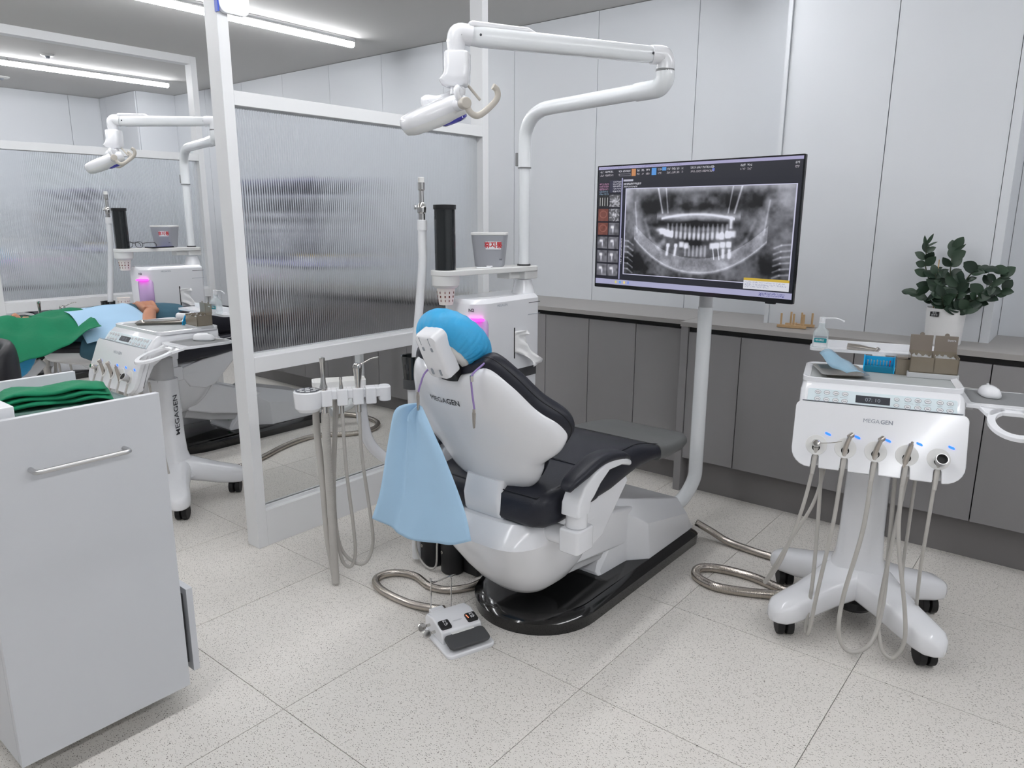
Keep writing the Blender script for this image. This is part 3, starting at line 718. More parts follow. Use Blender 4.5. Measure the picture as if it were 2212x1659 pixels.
    b = B(); dome(b, ol, (-.01, 0), H, [(.97, -.010), (1.0, -.004), (1.0, .008), (.975, .018), (.90, .026), (.70, .030), (.4, .032), (0, .033)]); obj('head_shell', b, 'plastic_white', t, angle=45)
    b = B(); dome(b, ol, (-.01, 0), H, [(.985, -.006), (.975, -.013), (.92, -.024), (.75, -.031), (.4, -.034), (0, -.034)]); obj('head_bezel', b, 'plastic_matte', t, angle=45)
    b = B(); ol3 = [V((-.04 + .040 * math.cos(a), .03 + .034 * math.sin(a), 0)) for a in [2 * math.pi * i / 32 for i in range(32)]]; dome(b, ol3, (-.04, .03), H, [(1, -.022), (1, -.034), (.8, -.039), (0, -.041)]); obj('lens', b, 'lens_blue', t, angle=50)
    b = B(); top = Q + V((0, 0, -.100))
    for sy in (-1, 1):
        tube(b, [top, top + wd * (sy * .035) + V((0, 0, -.008)), top.lerp(H(-.04, sy * .088, .012), .55) + wd * (sy * .022) + V((0, 0, .006)), H(-.042, sy * .098, .040), H(-.042, sy * .094, .006)], .0085, 12, 6, flat=1.8)
    obj('yoke', b, 'plastic_white', t, angle=60)
    b = B(); cyl(b, Q + V((0, 0, -.082)), top + V((0, 0, -.012)), .018, .021, 20); obj('yoke_hub', b, 'plastic_white', t, .003)
    for sy in (-1, 1):
        b = B(); cyl(b, H(-.042, sy * .066, .004), H(-.042, sy * .104, .004), .0165, n=24); obj('pivot', b, 'plastic_white', t, .002)
        b = B(); cyl(b, H(-.042, sy * .104, .004), H(-.042, sy * .130, .004), .0155, n=24); obj('knob', b, 'handle_beige', t, .003)
        b = B(); tube(b, [H(-.042, sy * .122, -.004), H(-.046, sy * .124, -.024), H(-.060, sy * .126, -.037), H(-.085, sy * .126, -.036), H(-.125, sy * .126, -.024), H(-.142, sy * .126, -.012), H(-.146, sy * .126, .004), H(-.138, sy * .126, .016)], .0068, 12, 6, flat=1.3); obj('handle', b, 'handle_beige', t, angle=60)
    return t
light1 = make_light('white dental light on a folding arm over the empty chair', (-.808, .75, 1.155))

# ------------------------------------------------------------------ suction stand and hose beside the unit
def make_suction(label, loc):
    t = thing('suction_stand', label, 'suction hose', loc)      # origin on the floor
    b = B(); tube(b, [(0, 0, .02), (0, 0, .3), (0, 0, .72)], .020, 20, 4); obj('post', b, 'hose_white', t)
    b = B(); lathe(b, [(.0, .70), (.036, .70), (.036, .735), (.0, .735)], 24); obj('post_collar', b, 'dark_grey', t)
    b = B(); lathe(b, [(.034, .735), (.040, .82), (.042, .822), (.037, .82), (.032, .74), (0, .74)], 28); obj('cup_ring', b, 'tube_black', t)
    b = B(); tube(b, [(.012, .005, .74), (.012, .012, .85), (.016, .03, 1.0), (.022, .045, 1.15), (.018, .05, 1.235), (.018, .052, 1.27)], .0155, 16, 8); obj('hose', b, 'hose_white', t)
    b = B(); lathe(b, [(0, 0), (.018, 0), (.0175, .035), (.0155, .036), (0, .036)], 20, (.018, .052, 1.27)); obj('sleeve', b, 'hose_white', t)
    b = B(); lathe(b, [(0, 0), (.0125, 0), (.0125, .022), (.016, .026), (.017, .04), (.015, .052), (.009, .06), (.0085, .1), (.0125, .104), (.013, .128), (.0, .128)], 20, (.018, .052, 1.306)); obj('valve', b, 'chrome', t)
    b = B(); cyl(b, (.0, .042, 1.35), (-.004, .036, 1.35), .008, n=16); obj('valve_button', b, 'alu', t)
    b = B(); lathe(b, [(0, 0), (.011, 0), (.0115, .016), (.010, .018), (0, .018)], 16, (.018, .052, 1.434)); obj('tip', b, 'plastic_matte', t)
    return t
suc1 = make_suction('tall white suction hose on a post beside the empty chair', (-.955, .262, 0)); suc1.scale = (1, 1, 1.022)
def make_valves(label, loc):
    t = thing('suction_filter', label, 'filter', loc)
    for x, y, h in ((-.075, .0, .15), (.035, .0, .16)):
        b = B(); lathe(b, [(0, 0), (.042, 0), (.047, .006), (.047, h - .01), (.044, h), (.03, h + .004), (0, h + .004)], 28, (x, y, 0)); obj('canister', b, 'black_plastic', t)
        b = B(); lathe(b, [(0, 0), (.026, 0), (.022, .05), (0, .05)], 20, (x, y, h + .003)); obj('cap', b, 'plastic_matte', t)
        b = B(); lathe(b, [(.004, 0), (.006, 0), (.006, .002), (.004, .002)], 12, (x - .015, y - .0448, h * .55), (-.3, -1, 0)); obj('marking', b, 'handle_beige', t)
    bx('bridge', 'black_plastic', t, -.06, .15, .012, .075, .0, .10, .01)
    b = B(); tube(b, [(-.06, -.03, .2), (-.11, -.05, .12), (-.105, -.055, .05), (-.05, -.06, .012), (0, -.06, .03), (.0, -.05, .12), (-.01, -.03, .22)], .004, 8, 8); obj('wire', b, 'hose_grey', t)
    return t
make_valves('pair of black suction canisters on the floor beside the chair base', (-.83, .30, 0))

# ------------------------------------------------------------------ assistant instrument arm
def make_assist(label, loc, rz):
    t = thing('assistant_arm', label, 'instrument arm', loc, rz)   # local x along the row of holders, -y faces the camera side, z=0 is the floor
    b = B(); prism(b, [(-.06, .03), (-.06, .005), (.16, .005), (.16, -.0)] and rrect(.115, .030, .02, 5, .065, .012), XY, .712, .745); obj('holder_bar', b, 'plastic_white', t, .004, 2)
    for x in (.0, .055, .11, .155):
        b = B(); prism(b, rrect(.019, .024, .006, 4, x - .022, -.006), XY, .690, .750); obj('holder_block', b, 'plastic_white', t, .004)
    b = B(); prism(b, rrect(.022, .03, .02, 6, .185, .005), XY, .695, .748); obj('end_block', b, 'plastic_white', t, .004)
    b = B(); lathe(b, [(0, -.06), (.036, -.058), (.046, -.045), (.049, .0), (.049, .012), (.046, .016), (0, .016)], 36, (-.085, -.01, .735)); obj('control_pod', b, 'plastic_white', t, angle=30)
    b = B(); lathe(b, [(0, .0165), (.042, .0165), (.042, .0175), (0, .0175)], 36, (-.085, -.01, .735)); kp = obj('keypad', b, 'lcd_grey', t)
    b = B()
    for k in range(8):
        a = k * math.pi / 4; prism(b, rrect(.008, .0055, .0025, 3), lambda x, y, h, a=a: V((-.085 + .027 * math.cos(a) + x, -.01 + .027 * math.sin(a) + y, h)), .7524, .7532)
    prism(b, rrect(.009, .009, .004, 3), lambda x, y, h: V((-.085 + x, -.01 + y, h)), .7524, .7532)
    obj('keys', b, 'plastic_lightgrey', kp)
    b = B(); ring_o = rrect(.095, .042, .018, 5, .03, .075); loft(b, [[V((x, y, .745)) for x, y in ring_o], [V((x, y, .765)) for x, y in ring_o], [V((x, y, .765)) for x, y in rrect(.089, .036, .014, 5, .03, .075)], [V((x, y, .748)) for x, y in rrect(.086, .033, .012, 5, .03, .075)]]); obj('dish', b, 'plastic_matte', t, angle=40)
    # white arm back to the unit
    b = B(); tube(b, [(.10, .02, .715), (.105, .03, .62), (.13, .04, .52), (.20, .06, .44), (.32, .05, .36), (.42, .04, .30)], .021, 18, 8); obj('support_arm', b, 'plastic_white', t)
    # instruments
    def inst(name, x, prof, m='chrome'):
        b = B(); lathe(b, prof, 16, (x, -.014, .68)); return obj(name, b, m, t)
    inst('suction_tip', -.03, [(0, -.02), (.011, -.02), (.012, .05), (.014, .07), (.014, .082), (.010, .092), (.0075, .12), (.0085, .165), (.0095, .17), (.0095, .185), (.006, .187), (0, .187)])
    inst('saliva_tip', .03, [(0, -.02), (.007, -.02), (.008, .05), (.010, .062), (.0075, .075), (.005, .10), (.006, .102), (.006, .112), (0, .112)])
    b = B(); lathe(b, [(0, -.02), (.008, -.02), (.009, .05), (.012, .10), (.016, .14), (.0165, .15), (.011, .160), (0, .162)], 18, (.09, -.014, .68)); tube(b, [(.094, -.014, .832), (.115, -.012, .84), (.14, -.01, .852), (.165, -.008, .855)], .0026, 8); obj('air_syringe', b, 'chrome', t, angle=50)
    for nm, pts, r in (('thick_hose', [(-.03, -.014, .665), (-.03, -.016, .5), (-.027, -.02, .25), (-.026, -.022, .06), (-.026, -.022, .012)], .0145),
                       ('thick_hose', [(-.055, .03, .70), (-.06, .03, .6), (-.05, .01, .4), (-.045, .0, .2), (-.035, -.006, .1), (-.026, -.004, .02)], .0125),
                       ('thin_hose', [(.03, -.014, .66), (.034, -.014, .45), (.05, -.01, .22), (.052, 0, .10), (.03, .0, .055), (.0, .01, .10), (-.018, .02, .3), (-.005, .03, .5), (.01, .03, .70)], .0062),
                       ('thin_hose', [(.09, -.014, .66), (.092, -.014, .5), (.112, -.01, .28), (.12, 0, .14), (.09, .0, .065), (.045, .01, .07), (.0, .015, .14), (-.012, .02, .3), (.0, .03, .5), (.02, .03, .70)], .0062)):
        b = B(); tube(b, pts, r, 14, 10); obj(nm, b, 'hose_grey', t, angle=70)
    # ribs on the thick suction hose
    b = B()
    for k in range(86):
        z = .655 - k * .0045; P_ = V((-.03 + .003 * min(1, (0.655 - z) / .4), -.014 - .005 * min(1, (.655 - z) / .4), z)); lathe(b, [(.0143, -.0011), (.0158, 0), (.0143, .0011)], 14, P_)
    tag(obj('hose_ribs', b, 'hose_grey', t), kind='stuff')
    return t
ass1 = make_assist('white assistant arm with chrome suction tips in front of the partition', (-1.058, -.03, 0), R(57))

# ------------------------------------------------------------------ monitor on its pole
def screen_canvas():
    Wd, Hd = 560, 315
    I = np.zeros((Hd, Wd, 3)) + np.array([.012, .013, .022])
    yy, xx = np.mgrid[0:Hd, 0:Wd]; U = (xx + .5) / Wd; Vv = (yy + .5) / Hd
    def rect(u0, v0, u1, v1, c, a=1.0):
        m = (U >= u0) & (U < u1) & (Vv >= v0) & (Vv < v1); I[m] = I[m] * (1 - a) + np.array(c) * a
    def noise(n, seed):
        g = np.random.default_rng(seed).random((n, int(n * 1.7) + 2)); Y = Vv * (n - 1.001); X = U * (g.shape[1] - 1.001); y0 = Y.astype(int); x0 = X.astype(int); fy = Y - y0; fx = X - x0
        fy = fy * fy * (3 - 2 * fy); fx = fx * fx * (3 - 2 * fx)
        return (g[y0, x0] * (1 - fx) + g[y0, x0 + 1] * fx) * (1 - fy) + (g[y0 + 1, x0] * (1 - fx) + g[y0 + 1, x0 + 1] * fx) * fy
    def scrib(u0, v0, u1, v1, c, seed, dens=.55):
        r_ = np.random.default_rng(seed); m = (U >= u0) & (U < u1) & (Vv >= v0) & (Vv < v1) & (r_.random((Hd, Wd)) < dens); I[m] = np.array(c)
    # window chrome
    rect(0, 0, 1, .022, (.42, .40, .62)); scrib(.01, .006, .46, .016, (.25, .25, .45), 1, .4)
    rect(0, .955, 1, 1, (.42, .42, .62)); scrib(.86, .965, .97, .99, (.1, .1, .3), 3, .35)
    for k, u in enumerate((.12, .145, .17, .193)): rect(u, .965, u + .011, .988, [(.7, .65, .2), (.1, .4, .8), (.9, .7, .2), (.2, .3, .8)][k])
    rect(.0, .022, 1, .13, (.014, .015, .024))
    rect(.195, .03, .218, .085, (.60, .26, .10)); rect(.305, .028, .33, .085, (.10, .32, .75)); rect(.36, .03, .382, .055, (.10, .32, .75)); rect(.61, .055, .621, .075, (.10, .16, .7))
    for k, (a, c) in enumerate([(.01, .03), (.04, .09), (.12, .14), (.145, .19), (.225, .24), (.25, .265), (.275, .295), (.34, .357), (.385, .405), (.41, .43), (.435, .45), (.46, .47), (.505, .53), (.535, .56), (.565, .62), (.74, .76), (.77, .79), (.97, .985)]):
        scrib(a, .036, c, .052, (.55, .55, .6), 10 + k, .5); scrib(a, .062, c, .078, (.45, .42, .46), 40 + k, .45)
    rect(.125, .062, .19, .083, (.3, .3, .34)); rect(.127, .066, .188, .08, (.02, .02, .03))
    # left thumbnail column
    rect(.0, .13, .145, .955, (.010, .010, .018)); rect(.14, .10, .147, .95, (.36, .36, .55))
    for k in range(5): scrib(.008, .135 + k * .022, .065, .15 + k * .022, (.45, .22, .36) if k < 3 else (.2, .3, .4), 70 + k, .4)
    rect(.07, .115, .14, .215, (.03, .03, .06))
    for k in range(5): scrib(.09, .12 + k * .02, .138, .132 + k * .02, (.6, .6, .66), 90 + k, .4)
    n1, n2, n3 = noise(40, 5), noise(90, 6), noise(14, 7)
    def thumb(i, j, kind):
        u0 = .006 + j * .066; v0 = .235 + i * .118; u1, v1 = u0 + .06, v0 + .103
        m = (U >= u0) & (U < u1) & (Vv >= v0) & (Vv < v1); a = (U - u0) / .06; c_ = (Vv - v0) / .103
        if kind == 'p': g = .10 + .45 * np.exp(-((a - .5) ** 2 / .06 + (c_ - .5 + .3 * (a - .5) ** 2) ** 2 / .02)) + .25 * (n2 > .6); I[m] = np.stack([g, g, g * 1.1], -1)[m]
        if kind == 'r': g = .05 + .10 * n1 + .25 * np.exp(-(((a - .5) ** 2 / .12 + (c_ - .45) ** 2 / .08) - 1) ** 2 / .05); I[m] = np.stack([.12 + g * .6, .03 + g * .3, .02 + g * .25], -1)[m]
        if kind == 'x':
            g = .06 + .18 * n1 + .75 * np.exp(-((a - .35) ** 4 / .0006 + (c_ - .35) ** 2 / .012)) + .6 * np.exp(-((a - .45 - .1 * np.sin(i * 3)) ** 2 / .004 + (c_ - .6) ** 2 / .05)); I[m] = np.clip(np.stack([g, g, g * 1.15], -1), 0, .85)[m]
        if kind == 'l': g = .02 + .5 * ((np.abs((a * 4) % 1 - .5) < .12) & (c_ > .2) & (c_ < .9)); I[m] = np.stack([g, g, g], -1)[m]
    for i, (ka, kb) in enumerate([('l', 'p'), ('r', 'p'), ('r', 'x'), ('x', 'x'), ('x', 'x'), ('x', 'x')]): thumb(i, 0, ka); thumb(i, 1, kb)
    # tab and caption
    rect(.15, .112, .205, .128, (.5, .5, .6)); scrib(.152, .14, .25, .155, (.6, .6, .66), 130, .5); scrib(.152, .165, .23, .178, (.5, .5, .55), 131, .5)
    scrib(.149, .60, .154, .82, (.6, .6, .66), 132, .5)
    # panoramic radiograph
    u0, v0, u1, v1 = .165, .185, .985, .905
    X = (U - u0) / (u1 - u0); Y = (Vv - v0) / (v1 - v0); M = (X >= 0) & (X <= 1) & (Y >= 0) & (Y <= 1)
    x = (X - .47) * 2.0; y = Y
    g = .06 + .12 * n1 + .04 * n2 + .20 * n3
    G = lambda d, s: np.exp(-(d / s) ** 2)
    def seg(x0, y0, x1, y1, s, a):
        nonlocal g
        dx, dy = x1 - x0, y1 - y0; L = dx * dx + dy * dy; tt = np.clip(((x - x0) * dx + (y - y0) * dy) / L, 0, 1); d = np.hypot(x - x0 - tt * dx, (y - y0 - tt * dy)); g = g + a * G(d, s)
    def blob(cx, cy, sx, sy, a, p=2):
        nonlocal g
        g = g + a * np.exp(-(np.abs((x - cx) / sx) ** p + np.abs((y - cy) / sy) ** p))
    # dark airways / soft tissue
    for cx, cy, sx, sy, a in ((-.62, .2, .2, .1, -.28), (.62, .17, .22, .12, -.25), (0, .40, .42, .035, -.45), (.0, .22, .38, .05, -.25), (-.34, .12, .12, .09, -.25), (.3, .12, .14, .09, -.2), (-.80, .86, .22, .16, -.30), (.86, .86, .2, .14, -.3), (0, .60, .16, .06, -.3), (-.55, .52, .14, .10, -.16), (.6, .55, .12, .10, -.14), (0, 1.02, .5, .07, -.2)): blob(cx, cy, sx, sy, a)
    # top haze, ears, spine
    blob(0, 0, 1.3, .05, .35); blob(-.93, .1, .10, .12, .35); blob(.98, .12, .12, .14, .30)
    for k in range(6): seg(-.98, .60 + .065 * k, -.88, .605 + .065 * k, .010, .25); seg(-.88, .605 + .065 * k, -.81, .65 + .065 * k, .010, .25); seg(.88, .63 + .06 * k, .95, .60 + .06 * k, .010, .25); seg(.95, .60 + .06 * k, 1.04, .59 + .06 * k, .010, .25)
    # mandible arc, rami, palate
    for s_ in (-1, 1):
        seg(s_ * .78, .16, s_ * .72, .52, .05, .20); seg(s_ * .80, .16, s_ * .76, .5, .010, .22); seg(s_ * .66, .36, s_ * .58, .56, .02, .14); seg(s_ * .58, .56, s_ * .42, .72, .02, .16)
        seg(s_ * .50, .0, s_ * .43, .28, .010, .45); seg(s_ * .40, .0, s_ * .36, .28, .008, .35)
    arc = .93 - .34 * (np.abs(x) / .78) ** 2.2; inm = (np.abs(x) < .80); g = g + inm * (.30 * G(y - arc, .016) + .16 * ((y < arc) & (y > arc - .16)) * (.9 + .3 * n2))
    g = g + (np.abs(x) < .44) * .55 * G(y - .295 - .05 * (x / .44) ** 2, .014) + (np.abs(x) < .5) * .25 * G(y - .32, .03)
    # upper teeth
    ux = np.linspace(-.35, .36, 14)
    for k, c_ in enumerate(ux):
        top = .40 + .02 * abs(c_); bot = .565 - .04 * (c_ / .4) ** 2; seg(c_, top, c_, bot, .014, .32); blob(c_, bot - .035, .021, .036, .35, 4)
    for c_, w_, yb in ((-.415, .055, .485), (-.36, .05, .505), (-.31, .035, .515), (.30, .045, .525), (.375, .04, .51), (.42, .05, .50)): blob(c_, yb, w_ * .8, .035, .75, 4)
    seg(.40, .34, .40, .43, .018, .7); blob(-.47, .47, .035, .02, .5)
    # lower teeth and implants
    for c_ in np.linspace(-.12, .12, 6): seg(c_, .64, c_, .74, .013, .30)
    for c_ in (-.34, -.24): seg(c_, .64, c_ - .012, .74, .016, .75); blob(c_, .635, .022, .02, .5, 4)
    for c_, yb in ((-.17, .625), (-.11, .635), (.20, .63), (.255, .625), (.32, .615), (.39, .61)): blob(c_, yb, .030, .032, .85, 4)
    for c_ in (.33, .40): seg(c_, .67, c_ + .002, .74, .018, .8)
    for c_ in (.21, .27): seg(c_, .66, c_ + .02, .77, .006, .6)
    for s_ in (-1, 1): blob(s_ * .36, .83, .05, .05, .22)
    seg(-.46, .66, -.40, .60, .03, .3)
    g = np.clip(g, .012, .9) ** 1.35
    P = np.stack([g * .93, g * .95, g * 1.08], -1); edge = (X < .006) | (X > .994) | (Y < .008) | (Y > .992)
    P[edge] = (.62, .62, .8); I[M] = P[M]
    # notice box
    rect(.79, .865, .985, .945, (.72, .73, .80)); rect(.79, .865, .985, .882, (.62, .43, .05)); scrib(.796, .888, .97, .90, (.35, .37, .5), 200, .35); scrib(.796, .905, .975, .918, (.35, .37, .5), 201, .35); scrib(.796, .922, .90, .934, (.35, .37, .5), 202, .35)
    return np.clip(I, 0, 1)
def screen_mesh(w_, h_):
    I = screen_canvas(); Hd, Wd = I.shape[:2]
    xs = np.linspace(-w_ / 2, w_ / 2, Wd + 1); zs = np.linspace(h_ / 2, -h_ / 2, Hd + 1)
    gx, gz = np.meshgrid(xs, zs); v = np.stack([gx, np.zeros_like(gx), gz], -1).reshape(-1, 3)
    a = (np.arange(Hd)[:, None] * (Wd + 1) + np.arange(Wd)[None, :]).reshape(-1); f = np.stack([a, a + Wd + 1, a + Wd + 2, a + 1], -1)
    me = bpy.data.meshes.new('screen'); nf = len(f)
    me.vertices.add(len(v)); me.vertices.foreach_set('co', v.reshape(-1)); me.loops.add(nf * 4); me.loops.foreach_set('vertex_index', f.reshape(-1).astype(np.int32))
    me.polygons.add(nf); me.polygons.foreach_set('loop_start', np.arange(0, nf * 4, 4, dtype=np.int32)); me.polygons.foreach_set('loop_total', np.full(nf, 4, np.int32)); me.update(calc_edges=True)
    ca = me.color_attributes.new('picture', 'FLOAT_COLOR', 'CORNER'); col = np.concatenate([np.repeat(I.reshape(-1, 3), 4, 0), np.ones((nf * 4, 1))], 1); ca.data.foreach_set('color', col.reshape(-1))
    m = bpy.data.materials.new('screen_picture'); m.use_nodes = True; nt = m.node_tree; bs = nt.nodes['Principled BSDF']; at = nt.nodes.new('ShaderNodeVertexColor'); at.layer_name = 'picture'
    bs.inputs['Base Color'].default_value = (.01, .01, .012, 1); bs.inputs['Roughness'].default_value = .3; nt.links.new(at.outputs[0], bs.inputs['Emission Color']); bs.inputs['Emission Strength'].default_value = SCREEN_EMIT
    me.materials.append(m); return me
SCREEN_EMIT = .68
def make_monitor(label, loc, rz):
    t = thing('monitor_stand', label, 'monitor', loc)     # origin on the floor below the pole
    b = B(); tube(b, [(-.06, -.20, .10), (-.05, -.15, .11), (-.02, -.07, .14), (0, -.012, .22), (0, 0, .30), (0, 0, .5), (0, 0, .98)], .030, 24, 8); obj('pole', b, 'pole_white', t)
    b = B(); tube(b, [(0, 0, .935), (0, 0, 1.2)], .0275, 24, 1); obj('inner_pole', b, 'plastic_lightgrey', t)
    c, s = math.cos(rz), math.sin(rz); O = V((-.04, -.14, 1.302)); xd = V((c, s, 0)); yd = V((-s, c, 0))
    def Mf(x, y, z): return O + xd * x + yd * y + V((0, 0, z))
    b = B(); loft(b, [[Mf(x, 0, z) for x, z in rrect(.468, .261, .004, 3)], [Mf(x, .012, z) for x, z in rrect(.468, .261, .004, 3)], [Mf(x, .03, z) for x, z in rrect(.44, .235, .01, 3)]]); obj('casing', b, 'screen_black', t)
    b = B(); loft(b, [[Mf(x, .03, z) for x, z in rrect(.2, .15, .01, 3)], [Mf(x, .13, z) for x, z in rrect(.06, .06, .01, 3)]]); obj('mount', b, 'plastic_lightgrey', t)
    me = screen_mesh(.924, .50); o = obj('screen', me, None, t); place(o, Mf(0, -.0008, .0055), xd, yd)
    b = B(); prism(b, rrect(.02, .003, .002), lambda x, z, h: Mf(.38 + x, h, -.2635 + z), .0, .008); obj('sensor', b, 'screen_black', t)
    return t
mon1 = make_monitor('large monitor on a white pole showing a dental panoramic radiograph', (-.268, 1.30, 0), R(-7.7))

# ------------------------------------------------------------------ corrugated hoses on the floor
def flex(name, label, pts, r=.0145, group='ribbed metal hoses on the floor'):
    b = B(); tube(b, pts, r, 14, 12); o = obj(name, b, 'flex_steel', None, angle=70)
    P = catmull(pts, 12); b = B(); L = 0; last = None; nxt = 0
    for p0, p1_ in zip(P, P[1:]):
        d = (p1_ - p0); l = d.length
        while nxt <= L + l:
            q = p0 + d * ((nxt - L) / l); lathe(b, [(r * .985, -.0014), (r * 1.06, 0), (r * .985, .0014)], 10, q, d); nxt += .0056
        L += l
    k = obj('ribs', b, 'flex_steel', o, angle=80); k['kind'] = 'stuff'
    tag(o, label, 'hose', group); return o
flex('flexible_hose', 'ribbed metal hose running from the chair base to the back of the cart', [(-.19, 1.17, .075), (-.13, 1.19, .045), (-.05, 1.19, .02), (.06, 1.18, .0155), (.20, 1.17, .0155), (.32, 1.12, .0155), (.44, 1.06, .0155)])
flex('flexible_hose', 'looped ribbed metal hose lying beside the cart legs', [(.36, .955, .03), (.28, .935, .0165), (.14, .96, .0165), (.02, .945, .0165), (-.045, .90, .0165), (-.025, .83, .0165), (.06, .80, .0165), (.16, .83, .0165), (.255, .875, .02), (.30, .895, .03)], .0165)
flex('flexible_hose', 'ribbed metal hose curling from the foot pedal under the chair', [(-.585, .03, .03), (-.64, .02, .02), (-.74, .0, .0145), (-.88, .005, .0145), (-.955, .05, .0145), (-.94, .12, .0145), (-.86, .155, .0145), (-.76, .135, .0145), (-.69, .155, .0145), (-.64, .22, .0145), (-.63, .28, .0145)], .0135)

# ------------------------------------------------------------------ foot control
t = thing('foot_control', 'white foot control with dark treadle and two black buttons', 'foot pedal', (-.46, -.03, 0), R(70))
# local: -y is the treadle side (towards the camera)
b = B(); loft(b, [[V((x, y, z)) for x, y in rrect(.085 - g, .105 - g, .018, 5)] for z, g in ((0, .002), (.004, 0), (.011, 0), (.015, .003))]); obj('base', b, 'plastic_white', t, angle=30)
b = B(); prism(b, [(.10, .012), (.10, .05), (.085, .066), (.04, .072), (-.03, .055), (-.036, .03), (-.036, .012)], YZ, -.072, .072); obj('housing', b, 'plastic_white', t, .006, 3)
bx('hose_socket', 'plastic_white', t, -.05, -.0, .095, .118, .03, .062, .004)
for x, lb in ((-.048, ('P1', 'LP')), (.048, ('P2', 'RP'))):
    zf = lambda y: .072 - (.04 - y) * (.017 / .07)
    b = B(); prism(b, rrect(.019, .018, .006, 4, x, -.004), lambda a, y, h: V((a, y, zf(y) + h)), -.01, .006); k_ = obj('button', b, 'black_plastic', t, .0025)
    for q, s_ in enumerate(lb): text('lettering', s_, .0135, 'ink_white', k_, (x + .003, .004 - q * .012, zf(.004 - q * .012) + .0068), (1, 0, 0), (0, 1, .24), .0002)
bx('indicator', 'orange_led', t, .0315, .0345, -.014, .006, .0695, .0706)
text('lettering', 'MEGAGEN', .007, 'ink_light', t, (0, .002, .0635), (1, 0, 0), (0, 1, .24))
b = B(); prism(b, rrect(.072, .031, .016, 5, 0, -.068), lambda x, y, h: V((x, y, .042 + (y + .037) * .22 + h)), -.004, .005); obj('treadle', b, 'dark_grey', t, .004, 2)
bx('hinge', 'plastic_matte', t, -.04, .04, -.042, -.030, .03, .048, .002)
b = B(); tube(b, [(.03, .112, .02), (.035, .115, .14), (.035, .118, .155), (.06, .135, .15), (.055, .16, .135), (.0, .165, .125), (-.03, .14, .145), (-.04, .115, .16), (-.045, .112, .02)], .0025, 8, 8); obj('wire_handle', b, 'chrome', t)
for z, y in ((.038, .06), (.034, .02)):
    b = B(); cyl(b, (-.07, y, z), (-.085, y, z), .005, n=12); prism(b, [(0, -.004), (.006, -.01), (.022, -.013), (.03, -.006), (.03, .006), (.022, .013), (.006, .01), (0, .004)], lambda a, s, h: V((-.085 - a, y + h + .3 * s, z + s)), -.003, .003); obj('wing_screw', b, 'chrome', t, .002)

